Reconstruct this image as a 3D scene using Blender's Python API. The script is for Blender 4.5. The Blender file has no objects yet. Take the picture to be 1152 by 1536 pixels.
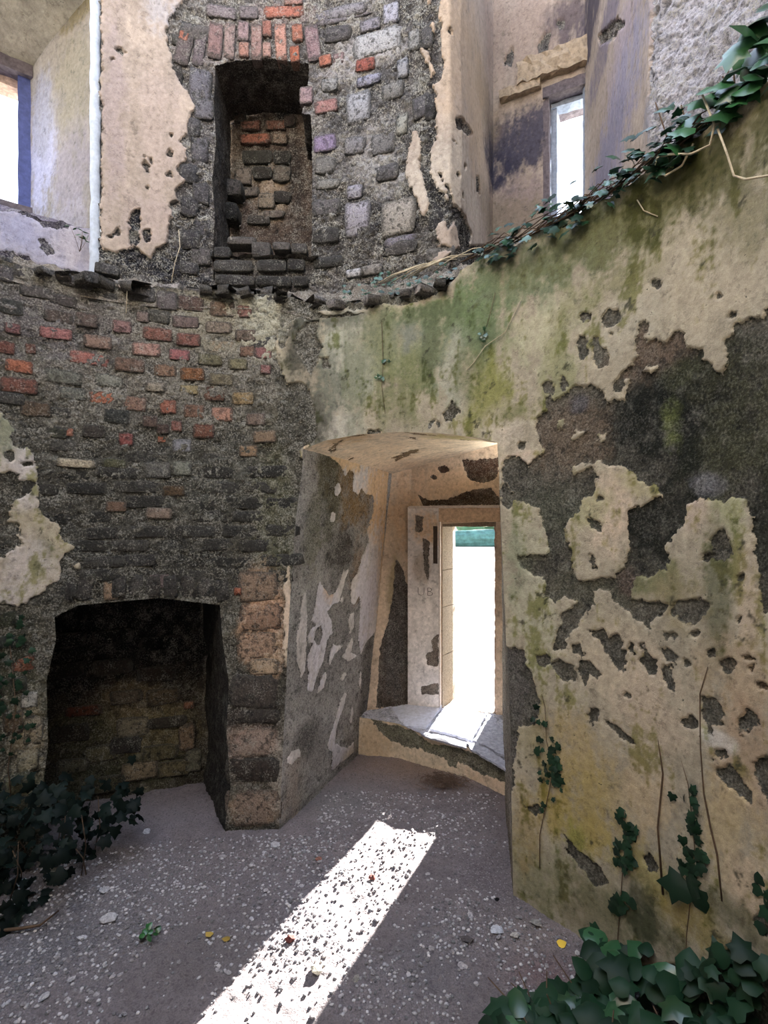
import bpy, math, random
import numpy as np
from mathutils import Vector, Matrix, Euler

# ------------------------------------------------------------------ camera, sky, sun, exposure
F, CX, HY, EYE = 780.0, 576.0, 785.0, 1.55
scn = bpy.context.scene
COL = scn.collection
cam_d = bpy.data.cameras.new('camera'); cam = bpy.data.objects.new('camera', cam_d); COL.objects.link(cam)
cam.location = (0, 0, EYE); cam.rotation_euler = (math.pi/2, 0, 0)
cam_d.sensor_fit = 'AUTO'; cam_d.sensor_width = 36; cam_d.lens = F/1536*36; cam_d.shift_y = (HY-768)/1536
cam_d.clip_start = 0.02; cam_d.clip_end = 400
scn.camera = cam
scn.view_settings.view_transform = 'Standard'; scn.view_settings.look = 'None'
scn.view_settings.gamma = 1; scn.view_settings.use_curve_mapping = False
scn.view_settings.exposure = 1.45
scn.cycles.max_bounces = 12; scn.cycles.diffuse_bounces = 7
SUN_EL = math.radians(18.5); SUN_AZ = math.atan(0.50)      # to the right of straight ahead

w = bpy.data.worlds.new('sky'); scn.world = w; w.use_nodes = True
nt = w.node_tree; nt.nodes.clear()
o_ = nt.nodes.new('ShaderNodeOutputWorld'); bg = nt.nodes.new('ShaderNodeBackground')
tc = nt.nodes.new('ShaderNodeTexCoord'); sx = nt.nodes.new('ShaderNodeSeparateXYZ'); rp = nt.nodes.new('ShaderNodeValToRGB')
rp.color_ramp.elements[0].position = 0.0; rp.color_ramp.elements[0].color = (1.0, 0.99, 0.97, 1)
rp.color_ramp.elements[1].position = 0.8; rp.color_ramp.elements[1].color = (0.60, 0.73, 0.98, 1)
nt.links.new(tc.outputs['Generated'], sx.inputs[0]); nt.links.new(sx.outputs['Z'], rp.inputs[0])
nt.links.new(rp.outputs[0], bg.inputs[0]); nt.links.new(bg.outputs[0], o_.inputs[0])
bg.inputs[1].default_value = 1.9

sl = bpy.data.lights.new('sun', 'SUN'); so = bpy.data.objects.new('sun', sl); COL.objects.link(so)
sl.energy = 38.0; sl.angle = math.radians(0.53); sl.color = (1.0, 0.955, 0.89)
sdir = Vector((math.sin(SUN_AZ)*math.cos(SUN_EL), math.cos(SUN_AZ)*math.cos(SUN_EL), math.sin(SUN_EL)))
so.rotation_euler = sdir.to_track_quat('Z', 'Y').to_euler(); so.location = sdir*12

rnd = random.Random(7); RS = np.random.RandomState(11)

# ------------------------------------------------------------------ small tools
def lin(c):
    c = np.asarray(c, float)/255.0
    return np.where(c <= 0.04045, c/12.92, ((c+0.055)/1.055)**2.4)

def _hash(ix, iy, iz, seed):
    h = (ix.astype(np.uint32)*np.uint32(374761393) + iy.astype(np.uint32)*np.uint32(668265263) +
         iz.astype(np.uint32)*np.uint32(2147483647) + np.uint32(seed*1274126177 & 0xffffffff))
    h = (h ^ (h >> np.uint32(13)))*np.uint32(1274126177)
    h = h ^ (h >> np.uint32(16))
    h = h*np.uint32(2246822519); h = h ^ (h >> np.uint32(15))
    return (h & np.uint32(0xffffff)).astype(np.float32)/np.float32(0xffffff)

def vnoise(P, scale, seed=0):
    p = (P*scale + 1000.0).astype(np.float64)
    i = np.floor(p); f = (p-i).astype(np.float32); i = i.astype(np.int64)
    u = f*f*(3-2*f)
    ix, iy, iz = i[..., 0], i[..., 1], i[..., 2]
    r = 0
    for dx in (0, 1):
        wx = u[..., 0] if dx else 1-u[..., 0]
        for dy in (0, 1):
            wy = wx*(u[..., 1] if dy else 1-u[..., 1])
            for dz in (0, 1):
                wz = wy*(u[..., 2] if dz else 1-u[..., 2])
                r = r + wz*_hash(ix+dx, iy+dy, iz+dz, seed)
    return r*2-1

def fbm(P, scale, octv=3, seed=0, gain=0.55):
    r, a, t = 0, 1.0, 0.0
    for k in range(octv):
        r = r + a*vnoise(P, scale*(2.03**k), seed+k*17); t += a; a *= gain
    return r/t

def smooth(a, b, x):
    t = np.clip((x-a)/(b-a), 0, 1); return t*t*(3-2*t)

def sdf(poly, x, y, margin=0.06):
    """distance inside (+) or outside (-) a polygon, clipped at margin"""
    poly = np.asarray(poly, float)
    out = np.full(x.shape, -margin, np.float32)
    lo = poly.min(0)-margin; hi = poly.max(0)+margin
    m = (x > lo[0]) & (x < hi[0]) & (y > lo[1]) & (y < hi[1])
    if not m.any(): return out
    X, Y = x[m], y[m]; d2 = np.full(X.shape, 1e9); ins = np.zeros(X.shape, bool)
    n = len(poly)
    for k in range(n):
        ax, ay = poly[k]; bx, by = poly[(k+1) % n]
        ex, ey = bx-ax, by-ay; L = ex*ex+ey*ey+1e-12
        t = np.clip(((X-ax)*ex+(Y-ay)*ey)/L, 0, 1)
        d2 = np.minimum(d2, (X-ax-t*ex)**2+(Y-ay-t*ey)**2)
        if abs(ey) > 1e-12:
            c = ((ay > Y) != (by > Y)) & (X < ex*(Y-ay)/ey+ax)
            ins ^= c
    d = np.sqrt(d2)
    out[m] = np.clip(np.where(ins, d, -d), -margin, margin)
    return out

def nearest_on(poly, x, y):
    poly = np.asarray(poly, float); bd = np.full(x.shape, 1e9); bx_ = x.copy(); by_ = y.copy()
    for k in range(len(poly)):
        ax, ay = poly[k]; bx, by = poly[(k+1) % len(poly)]
        ex, ey = bx-ax, by-ay; t = np.clip(((x-ax)*ex+(y-ay)*ey)/(ex*ex+ey*ey+1e-12), 0, 1)
        qx, qy = ax+t*ex, ay+t*ey; d = (x-qx)**2+(y-qy)**2; m = d < bd
        bd[m] = d[m]; bx_[m] = qx[m]; by_[m] = qy[m]
    return bx_, by_

def C_(ox, oy, s, pts):            # outline measured on an enlarged detail of the photograph
    return [(ox+x/s, oy+y/s) for x, y in pts]

def ell(cx, cy, rx, ry, n=9):
    return [(cx+rx*math.cos(i*2*math.pi/n), cy+ry*math.sin(i*2*math.pi/n)) for i in range(n)]

def at(px, py, Y):                 # point taken from an image pixel, set at depth Y
    return np.array([(px-CX)/F*Y, Y, EYE+(HY-py)/F*Y])

def on_floor(px, py, z=0.0):
    Y = (EYE-z)*F/(py-HY); return np.array([(px-CX)/F*Y, Y, z])

# ------------------------------------------------------------------ wall developments
class Dev:
    """a vertical wall surface: a plan polyline run left to right; coordinates (s along, z up)"""
    def __init__(self, pts, step=0.01):
        pts = np.asarray(pts, float); d = np.r_[0, np.cumsum(np.hypot(*(np.diff(pts, axis=0).T)))]
        n = max(2, int(d[-1]/step)+1); self.s = np.linspace(0, d[-1], n); self.L = d[-1]
        self.x = np.interp(self.s, d, pts[:, 0]); self.y = np.interp(self.s, d, pts[:, 1])
        yy = np.maximum(self.y, 0.15); self.px = CX+F*self.x/yy
        ok = self.y > 0.15; self.px = np.where(ok, self.px, np.where(self.s > d[-1]/2, 1e5+self.s, -1e5+self.s))
        self.px = np.maximum.accumulate(self.px)
    def pix(self, px, py):
        s = np.interp(px, self.px, self.s); Y = np.interp(s, self.s, self.y)
        return s, EYE+(HY-np.asarray(py, float))*Y/F
    def poly(self, pts):
        a = np.asarray(pts, float); s, z = self.pix(a[:, 0], a[:, 1]); return np.c_[s, z]
    def pt(self, s, z):
        return np.stack([np.interp(s, self.s, self.x), np.interp(s, self.s, self.y), np.asarray(z, float)+0*s], -1)
    def frame(self, s):
        e = 0.02; a = self.pt(np.array([s-e]), np.array([0.]))[0]; b = self.pt(np.array([s+e]), np.array([0.]))[0]
        t = b-a; t /= np.linalg.norm(t)+1e-9
        return t, np.array([t[1], -t[0], 0.0])

class Flat:
    """a horizontal soffit or slab at height z0; coordinates (x, y)"""
    def __init__(self, z0): self.z0 = z0
    def pix(self, px, py):
        Y = (self.z0-EYE)*F/(HY-np.asarray(py, float)); return (np.asarray(px, float)-CX)/F*Y, Y
    def poly(self, pts):
        a = np.asarray(pts, float); return np.c_[self.pix(a[:, 0], a[:, 1])]

class World2_:      # masks given directly in metres
    def pix(self, px, py): return np.asarray(px, float), np.asarray(py, float)
    def poly(self, p): return np.asarray(p, float)

class Skin:
    def __init__(self, dev, sub, pla, start=-1, polys=(), bsub=(), bpla=(), rough=0.010, thick=0.008, speck=0.5, pit=0.3, warp=0.006, drop=0.0, und=0.012, seed=0, moss=0.0, calm=None, tone=1.0):
        self.__dict__.update(dev=dev, sub=sub, pla=pla, start=start, bsub=bsub, bpla=bpla, rough=rough, thick=thick,
                             speck=speck, pit=pit, warp=warp, drop=drop, und=und, seed=seed, moss=moss, calm=calm, tone=tone)
        self.polys = [(sg, dev.poly(p)) for sg, p in polys]
    def _blobs(self, col, blobs, S, T, n1, n2):
        for b in blobs:
            px, py, rx, ry, c, amt = b[:6]
            s0, t0 = self.dev.pix(px, py); sa, _ = self.dev.pix(px+rx, py); sb, _ = self.dev.pix(px-rx, py)
            _, ta = self.dev.pix(px, py-ry); _, tb = self.dev.pix(px, py+ry)
            R1 = max(abs(sa-sb)/2, .01); R2 = max(abs(ta-tb)/2, .01)
            q = ((S-s0+n1*R1*.45)/R1)**2+((T-t0+n2*R2*.45)/R2)**2
            m = q < 4
            if not m.any(): continue
            wgt = np.exp(-q[m]**1.3*0.9)
            nn_ = n2 if col is self._sub else .55*n2+1.0*self.stk
            k = (np.clip(wgt*1.5-.22+1.1*nn_[m]*np.minimum(1, 2*wgt)+.7*self.n3[m]*np.minimum(1, 2*wgt), 0, 1)*amt)[:, None]
            lc = lin(c)*(self.tone if col is not self._sub else 1); lc = lc*.86+lc.mean()*.14; col[m] = col[m]*(1-k)+lc*k
        return col
    def eval(self, S, T, P):
        sh = S.shape; S = S.ravel(); T = T.ravel(); P = P.reshape(-1, 3)
        n1 = fbm(P, 9, 4, 3+self.seed); n2 = fbm(P, 14, 4, 41+self.seed); n3 = fbm(P, 70, 3, 77+self.seed)
        self.n3 = n3
        m = np.full(S.shape, 0.06*self.start, np.float32)
        for sg, p in self.polys:
            d = sdf(p, S+n2*self.warp*1.1+n3*self.warp*.8, T+n1*self.warp*0.9-n3*self.warp*.6)
            m = np.maximum(m, d) if sg > 0 else np.minimum(m, -d)
        m = m+n3*self.warp*0.75+fbm(P, 30, 5, 151+self.seed, .72)*self.warp*2.6+np.minimum(0, .42+n2)*.05
        f = smooth(-0.003, 0.004, m)
        sub = np.tile(lin(self.sub), (len(S), 1)); pc_ = lin(self.pla)*self.tone; pla = np.tile(pc_*.86+pc_.mean()*.14, (len(S), 1))
        sub *= (1+0.55*n2+0.35*n3)[:, None]
        stk = fbm(P*np.array([1, 1, .22]), 26, 4, 101+self.seed); self.stk = stk
        pla *= (1+0.20*n1+0.20*n2+0.16*n3+.22*stk)[:, None]
        n4 = fbm(P, 24, 5, 131+self.seed, .7); spk = np.full(S.shape, float(self.speck)); rf = np.ones(S.shape)
        if self.calm is not None:
            cs, cz = self.dev.pix(self.calm, 900); kk = smooth(cs-.06, cs+.06, S); spk = spk*(1-.78*kk); rf = 1-.62*kk
        self._sub = sub; self.n3 = n3
        sub = self._blobs(sub, self.bsub, S, T, n1, n2); pla = self._blobs(pla, self.bpla, S, T, n1, n2)
        k = (smooth(.10, .42, n4)*np.clip(.2+.75*spk, 0, 1)*.75)[:, None]; sub = sub*(1-k)+(sub*.5+lin((150, 148, 138))*.6)*k
        k = (smooth(-.08, -.40, n4)*.6)[:, None]; sub = sub*(1-k)+sub*.22*k
        if self.moss:
            k = (smooth(.12, .42, .55*n1+.6*stk+.35*n3)*self.moss)[:, None]; pla = pla*(1-k)+pla*lin((112, 116, 78))*2.6*k
            k = (smooth(.25, .42, .6*fbm(P, 34, 5, 55, .7)+.35*n2+.25*stk)*self.moss)[:, None]; pla = pla*(1-k)+lin((52, 52, 38))*k
        rough = self.rough*rf*(0.65*n2+0.55*n3+.45*n4)-self.drop
        und = self.und*fbm(P, 2.2, 2, 9+self.seed)
        disp = und+(1-f)*rough+f*(self.thick+0.0022*n2+0.0008*n3)
        sub = np.clip(sub, 0.004, 0.9); pla = np.clip(pla, 0.004, 0.9)
        return dict(disp=disp.reshape(sh), msk=m.reshape(sh), sub=np.c_[sub, spk], pla=np.c_[pla, np.full(len(S), self.pit)])

# ------------------------------------------------------------------ materials
def mat_new(name):
    m = bpy.data.materials.new(name); m.use_nodes = True; nt = m.node_tree
    b = nt.nodes['Principled BSDF']; b.inputs['Roughness'].default_value = 0.92
    b.inputs['Specular IOR Level'].default_value = 0.25
    return m, nt, b
def N(nt, t, **k):
    n = nt.nodes.new(t)
    for a, v in k.items(): setattr(n, a, v)
    return n
def noise(nt, pos, scale, detail=4, rough=0.6):
    n = N(nt, 'ShaderNodeTexNoise'); n.inputs['Scale'].default_value = scale; n.inputs['Detail'].default_value = detail
    n.inputs['Roughness'].default_value = rough; nt.links.new(pos, n.inputs['Vector']); return n.outputs['Fac']
def maprange(nt, v, a, b, c, d, clamp=True):
    n = N(nt, 'ShaderNodeMapRange'); n.clamp = clamp; nt.links.new(v, n.inputs[0])
    for i, x in enumerate((a, b, c, d)): n.inputs[i+1].default_value = x
    return n.outputs[0]
def math_(nt, op, a, b):
    n = N(nt, 'ShaderNodeMath', operation=op)
    for i, v in enumerate((a, b)):
        if isinstance(v, (int, float)): n.inputs[i].default_value = v
        else: nt.links.new(v, n.inputs[i])
    return n.outputs[0]
def mixc(nt, fac, a, b, blend='MIX'):
    n = N(nt, 'ShaderNodeMix', data_type='RGBA', blend_type=blend)
    for i, v in ((0, fac), (6, a), (7, b)):
        if isinstance(v, (int, float)): n.inputs[i].default_value = v
        elif isinstance(v, tuple): n.inputs[i].default_value = v
        else: nt.links.new(v, n.inputs[i])
    return n.outputs[2]
def scale_col(nt, col, fac):
    n = N(nt, 'ShaderNodeVectorMath', operation='SCALE'); nt.links.new(col, n.inputs[0]); nt.links.new(fac, n.inputs['Scale']); return n.outputs[0]
def bump(nt, b, h, dist, strength=1.0, normal=None):
    n = N(nt, 'ShaderNodeBump'); n.inputs['Distance'].default_value = dist; n.inputs['Strength'].default_value = strength
    nt.links.new(h, n.inputs['Height'])
    if normal: nt.links.new(normal, n.inputs['Normal'])
    if b: nt.links.new(n.outputs[0], b.inputs['Normal'])
    return n.outputs[0]

def masonry_material():
    m, nt, b = mat_new('old_wall')
    pos = N(nt, 'ShaderNodeNewGeometry').outputs['Position']
    asub = N(nt, 'ShaderNodeAttribute', attribute_name='sub'); apla = N(nt, 'ShaderNodeAttribute', attribute_name='pla')
    amsk = N(nt, 'ShaderNodeAttribute', attribute_name='msk')
    nA = noise(nt, pos, 45, 6, .65); nB = noise(nt, pos, 130, 5, .7); nC = noise(nt, pos, 320, 3, .6); nD = noise(nt, pos, 12, 5, .6)
    e = math_(nt, 'ADD', amsk.outputs['Fac'], maprange(nt, nA, .3, .7, -.004, .004))
    f = maprange(nt, e, -.0012, .0012, 0, 1)
    # bare masonry: dark, speckled with pale lichen and lime
    sc = scale_col(nt, asub.outputs['Color'], maprange(nt, nB, .32, .70, .45, 1.9))
    sp = math_(nt, 'MULTIPLY', maprange(nt, math_(nt, 'ADD', nB, math_(nt, 'MULTIPLY', nD, .45)), .745, .84, 0, 1), asub.outputs['Alpha'])
    sc = mixc(nt, sp, sc, (0.36, 0.35, 0.31, 1))
    dk = math_(nt, 'MULTIPLY', maprange(nt, nA, .44, .36, 0, 1), .55)
    sc = mixc(nt, dk, sc, (0.012, 0.012, 0.011, 1))
    # plaster: stained, pitted
    pc = scale_col(nt, apla.outputs['Color'], maprange(nt, nA, .3, .7, .78, 1.18))
    pc = scale_col(nt, pc, maprange(nt, nC, .3, .7, .88, 1.1))
    nE = noise(nt, pos, 24, 9, .78)
    pc = mixc(nt, maprange(nt, nE, .455, .37, 0, .55), pc, scale_col(nt, pc, maprange(nt, nB, .3, .7, .2, .5)))
    pc = mixc(nt, maprange(nt, nE, .56, .66, 0, .35), pc, scale_col(nt, pc, maprange(nt, nB, .3, .7, 1.2, 1.5)))
    pt = math_(nt, 'MULTIPLY', maprange(nt, nA, .665, .70, 0, 1), apla.outputs['Alpha'])
    pc = mixc(nt, pt, pc, (0.06, 0.055, 0.04, 1))
    nt.links.new(mixc(nt, f, sc, pc), b.inputs['Base Color'])
    hs = math_(nt, 'ADD', math_(nt, 'MULTIPLY', nB, .9), math_(nt, 'MULTIPLY', nC, .35))
    hs = math_(nt, 'ADD', hs, math_(nt, 'MULTIPLY', nA, 1.6))
    hp = math_(nt, 'ADD', math_(nt, 'MULTIPLY', nB, .3), math_(nt, 'MULTIPLY', nE, .6))
    hp = math_(nt, 'SUBTRACT', hp, math_(nt, 'MULTIPLY', pt, .5))
    mx = N(nt, 'ShaderNodeMix', data_type='FLOAT'); nt.links.new(f, mx.inputs[0]); nt.links.new(hs, mx.inputs[2])
    nt.links.new(math_(nt, 'ADD', hp, .6), mx.inputs[3])
    bump(nt, b, mx.outputs[0], 0.008, 0.9)
    return m
M_WALL = masonry_material()

def piece_material(name, lime=0.5, grime=0.5, edge=.14):
    """bricks and stones: the piece's own colour under lime smears and grime"""
    m, nt, b = mat_new(name)
    pos = N(nt, 'ShaderNodeNewGeometry').outputs['Position']; oi = N(nt, 'ShaderNodeObjectInfo')
    nA = noise(nt, pos, 38, 6, .68); nB = noise(nt, pos, 130, 5, .7); nD = noise(nt, pos, 15, 4, .6)
    c = scale_col(nt, oi.outputs['Color'], maprange(nt, nB, .3, .7, .55, 1.45))
    g = math_(nt, 'MULTIPLY', maprange(nt, nA, .50, .38, 0, 1), grime)
    c = mixc(nt, g, c, (0.018, 0.018, 0.015, 1))
    s = math_(nt, 'MULTIPLY', maprange(nt, math_(nt, 'ADD', nB, math_(nt, 'MULTIPLY', nD, .6)), .86, .98, 0, 1), lime)
    c = mixc(nt, s, c, (0.34, 0.33, 0.29, 1))
    tcn = N(nt, 'ShaderNodeTexCoord'); sp_ = N(nt, 'ShaderNodeSeparateXYZ'); nt.links.new(tcn.outputs['Object'], sp_.inputs[0])
    ed = math_(nt, 'MAXIMUM', math_(nt, 'ABSOLUTE', sp_.outputs[0], 0), math_(nt, 'ABSOLUTE', sp_.outputs[2], 0))
    ed = math_(nt, 'ADD', ed, maprange(nt, nA, .3, .7, -edge, edge))
    mort = scale_col(nt, oi.outputs['Color'], maprange(nt, nB, .3, .7, .15, .5)); mort = mixc(nt, .6, mort, (.085, .08, .07, 1)); mort = scale_col(nt, mort, maprange(nt, nB, .35, .65, .5, 1.6))
    if edge: c = mixc(nt, maprange(nt, ed, .36, .44, 0, .9), c, mort)
    nt.links.new(c, b.inputs['Base Color'])
    bump(nt, b, math_(nt, 'ADD', math_(nt, 'MULTIPLY', nA, 1.3), nB), 0.009, 1.0)
    return m
M_BRICK = piece_material('old_brick', .55, .6)
M_STONE = piece_material('old_stone', .6, .8)
M_PEBBLE = piece_material('loose_stone', .1, .15, 0)

def plain(name, col, rough=.8, var=.4, scale=40, bd=0.002, spec=.3):
    m, nt, b = mat_new(name)
    pos = N(nt, 'ShaderNodeNewGeometry').outputs['Position']; rgb = N(nt, 'ShaderNodeRGB'); rgb.outputs[0].default_value = (*lin(col), 1)
    n = noise(nt, pos, scale, 5, .65)
    nt.links.new(scale_col(nt, rgb.outputs[0], maprange(nt, n, .3, .7, 1-var, 1+var)), b.inputs['Base Color'])
    b.inputs['Roughness'].default_value = rough; b.inputs['Specular IOR Level'].default_value = spec
    bump(nt, b, n, bd, .8); return m
def leaf_material(name, col, rough=.32, spec=.6):
    m, nt, b = mat_new(name); oi = N(nt, 'ShaderNodeObjectInfo')
    rgb = N(nt, 'ShaderNodeRGB'); rgb.outputs[0].default_value = (*lin(col), 1)
    c = mixc(nt, 1.0, rgb.outputs[0], oi.outputs['Color'], 'MULTIPLY')
    nt.links.new(scale_col(nt, c, maprange(nt, oi.outputs['Random'], 0, 1, .6, 1.45)), b.inputs['Base Color'])
    b.inputs['Roughness'].default_value = rough; b.inputs['Specular IOR Level'].default_value = spec
    if 'Transmission Weight' in b.inputs: pass
    return m
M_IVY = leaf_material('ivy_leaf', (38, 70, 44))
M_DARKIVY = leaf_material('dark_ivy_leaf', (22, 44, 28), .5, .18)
M_SHADEIVY = leaf_material('shaded_ivy_leaf', (12, 22, 18), .6, .12)  # darker copy of the ivy leaf, the bush's shade put into its colour
M_YELLOW = leaf_material('fallen_leaf', (190, 160, 60), .6, .2)
M_STEM = plain('woody_stem', (84, 66, 50)); M_PALE = plain('dry_root', (176, 164, 140)); M_TWIG = plain('dead_twig', (96, 78, 66))

def floor_material():
    m, nt, b = mat_new('gravel_floor')
    pos = N(nt, 'ShaderNodeNewGeometry').outputs['Position']; a = N(nt, 'ShaderNodeAttribute', attribute_name='sub')
    nA = noise(nt, pos, 55, 6, .7); nB = noise(nt, pos, 190, 4, .7); nD = noise(nt, pos, 4, 4, .6)
    vo = N(nt, 'ShaderNodeTexVoronoi', feature='F1'); vo.inputs['Scale'].default_value = 130; nt.links.new(pos, vo.inputs['Vector'])
    v2 = N(nt, 'ShaderNodeTexVoronoi', feature='F1'); v2.inputs['Scale'].default_value = 130; nt.links.new(pos, v2.inputs['Vector'])
    sp = N(nt, 'ShaderNodeSeparateColor'); nt.links.new(v2.outputs['Color'], sp.inputs[0])
    c = scale_col(nt, a.outputs['Color'], maprange(nt, nB, .3, .7, .7, 1.3))
    k = math_(nt, 'MULTIPLY', maprange(nt, sp.outputs[0], .6, .95, 0, 1), a.outputs['Alpha'])
    k = math_(nt, 'MULTIPLY', k, maprange(nt, vo.outputs['Distance'], .55, .3, 0, 1))
    c = mixc(nt, k, c, (0.34, 0.32, 0.325, 1))
    k2 = math_(nt, 'MULTIPLY', maprange(nt, sp.outputs[1], .8, .95, 0, 1), .35)
    c = mixc(nt, k2, c, (0.03, 0.028, 0.03, 1))
    nt.links.new(c, b.inputs['Base Color'])
    h = math_(nt, 'ADD', math_(nt, 'MULTIPLY', maprange(nt, vo.outputs['Distance'], 0, .6, 1, 0), a.outputs['Alpha']), math_(nt, 'MULTIPLY', nA, 1.2))
    bump(nt, b, math_(nt, 'ADD', h, math_(nt, 'MULTIPLY', nB, .4)), 0.007, .9)
    return m
M_FLOOR = floor_material()

# ------------------------------------------------------------------ mesh builders
def link(name, me, mat=None, parent=None, kind=None, color=None):
    o = bpy.data.objects.new(name, me); COL.objects.link(o)
    if mat and not me.materials: me.materials.append(mat)
    if parent: o.parent = parent
    if kind: o['kind'] = kind
    if color is not None: o.color = (*color, 1)
    return o
def tag(o, label, cat, group=None, kind=None):
    if label: o['label'] = label
    if cat: o['category'] = cat
    if group: o['group'] = group
    if kind: o['kind'] = kind
    return o
def empty(name, loc, label, cat, group=None):
    o = bpy.data.objects.new(name, None); COL.objects.link(o); o.location = loc; o.empty_display_size = .05
    return tag(o, label, cat, group)

def grid_mesh(name, P, keep=None, attrs=None, flip=False):
    nu, nv = P.shape[:2]; idx = np.arange(nu*nv).reshape(nu, nv)
    q = np.stack([idx[:-1, :-1], idx[1:, :-1], idx[1:, 1:], idx[:-1, 1:]], -1)
    if flip: q = q[..., ::-1]
    q = q.reshape(-1, 4)
    if keep is not None: q = q[keep.ravel()]
    used = np.zeros(nu*nv, bool); used[q.ravel()] = True; rem = np.cumsum(used)-1; q = rem[q]
    V = P.reshape(-1, 3)[used]
    me = bpy.data.meshes.new(name); me.vertices.add(len(V)); me.vertices.foreach_set('co', V.astype(np.float32).ravel())
    me.loops.add(q.size); me.loops.foreach_set('vertex_index', q.astype(np.int32).ravel())
    me.polygons.add(len(q)); me.polygons.foreach_set('loop_start', np.arange(0, q.size, 4, dtype=np.int32))
    me.update(calc_edges=True); me.polygons.foreach_set('use_smooth', np.ones(len(q), bool))
    for k, v in (attrs or {}).items():
        if v.ndim == 2 and v.shape[-1] == 4:
            a = me.color_attributes.new(k, 'FLOAT_COLOR', 'POINT'); a.data.foreach_set('color', v[used].astype(np.float32).ravel())
        else:
            a = me.attributes.new(k, 'FLOAT', 'POINT'); a.data.foreach_set('value', v.ravel()[used].astype(np.float32))
    return me

def tri_mesh(name, V, Fc, smooth_=False):
    me = bpy.data.meshes.new(name); me.from_pydata([tuple(map(float, v)) for v in V], [], [tuple(f) for f in Fc]); me.update()
    if smooth_: me.polygons.foreach_set('use_smooth', np.ones(len(me.polygons), bool))
    return me

def normals(P, toward):
    du = np.gradient(P, axis=0); dv = np.gradient(P, axis=1); n = np.cross(du, dv)
    n /= np.linalg.norm(n, axis=-1, keepdims=True)+1e-12
    s = np.sign(np.sum(n*(np.asarray(toward)-P), -1, keepdims=True)); s[s == 0] = 1
    # one orientation for the whole sheet
    return n*(1 if s.mean() >= 0 else -1), s.mean() >= 0

def sheet(name, P, S, T, skin, toward, fade=None, hole=None, parent=None, kind='structure', extra=None):
    keep = None
    n, pos = normals(P, toward)
    r = skin.eval(S, T, P); d = r['disp']
    if fade is not None: d = d*fade
    if extra is not None: d = d+extra
    Q = P+n*d[..., None]
    if hole is not None: keep = hole
    me = grid_mesh(name, Q, keep, dict(sub=r['sub'], pla=r['pla'], msk=r['msk']), flip=not pos)
    return link(name, me, M_WALL, parent, kind if parent is None else None)

def dev_sheet(name, dev, sgrid, zgrid, skin, toward, holes=(), parent=None, headz=False):
    S, T = np.meshgrid(sgrid, zgrid, indexing='ij'); keep = np.ones((len(sgrid)-1, len(zgrid)-1), bool)
    cs = (S[:-1, :-1]+S[1:, 1:])/2; ct = (T[:-1, :-1]+T[1:, 1:])/2
    for h in holes:
        hp = np.asarray(h); ins = sdf(hp, cs, ct, .03) > 0; keep &= ~ins
        vin = np.zeros(S.shape, bool); vout = np.zeros(S.shape, bool)
        for a in (0, 1):
            for b in (0, 1):
                sl_ = (slice(a, S.shape[0]-1+a), slice(b, S.shape[1]-1+b))
                vin[sl_] |= ins; vout[sl_] |= ~ins
        bd = vin & vout
        x, y = nearest_on(hp, S[bd], T[bd]); S[bd] = x; T[bd] = y
    P = dev.pt(S, T)
    if headz:
        hzs = head_z(np.interp(S, dev.s, dev.px))+.030*fbm(P*np.array([1, 1, 0]), 11, 4, 66)
        P[..., 2] -= (LEDGE+.01-hzs)*smooth(LEDGE-.16, LEDGE, T)
    return sheet(name, P, S, T, skin, toward, hole=keep, parent=parent)

def loft(A, B, n):
    t = np.linspace(0, 1, n)[:, None, None]; return A[None]*(1-t)+B[None]*t    # (n, len, 3)

def lumpy(seed, n=(4, 1, 3), rnd_=.10, jit=.035):
    """a worn block: unit cube, front face at -Y, rounded and chipped"""
    r = np.random.RandomState(seed); nx, ny, nz = n
    xs = np.linspace(-.5, .5, nx+1); ys = np.linspace(-.5, .5, ny+1); zs = np.linspace(-.5, .5, nz+1)
    xs[1] = -.42; xs[-2] = .42; zs[1] = -.36; zs[-2] = .36
    V, idx, Fc = [], {}, []
    def vid(i, j, k):
        if (i, j, k) not in idx:
            v = np.array([xs[i], ys[j], zs[k]]); e = sum([abs(v[0]) > .49, abs(v[1]) > .49, abs(v[2]) > .49])
            if e >= 2:
                if e == 3: v *= 1-rnd_*1.3
                else: v[[0, 1, 2]] *= 1-rnd_*.45
            v = v+r.uniform(-jit, jit, 3); idx[(i, j, k)] = len(V); V.append(v)
        return idx[(i, j, k)]
    for i in range(nx):
        for k in range(nz):
            Fc.append((vid(i, 0, k), vid(i+1, 0, k), vid(i+1, 0, k+1), vid(i, 0, k+1)))
    for i in range(nx):
        for j in range(ny):
            Fc.append((vid(i, j, 0), vid(i, j+1, 0), vid(i+1, j+1, 0), vid(i+1, j, 0)))
            Fc.append((vid(i, j, nz), vid(i+1, j, nz), vid(i+1, j+1, nz), vid(i, j+1, nz)))
    for j in range(ny):
        for k in range(nz):
            Fc.append((vid(0, j, k), vid(0, j, k+1), vid(0, j+1, k+1), vid(0, j+1, k)))
            Fc.append((vid(nx, j, k), vid(nx, j+1, k), vid(nx, j+1, k+1), vid(nx, j, k+1)))
    return V, Fc
BRICKS = []
for k in range(8):
    me = tri_mesh('brick', *lumpy(k, (4, 1, 3), .12, .030), True); me.materials.append(M_BRICK); BRICKS.append(me)
STONES = []
for k in range(10):
    V, Fc = lumpy(50+k, (4, 1, 4), .22, .06); me = tri_mesh('stone', V, Fc, True); me.materials.append(M_STONE); STONES.append(me)

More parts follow.
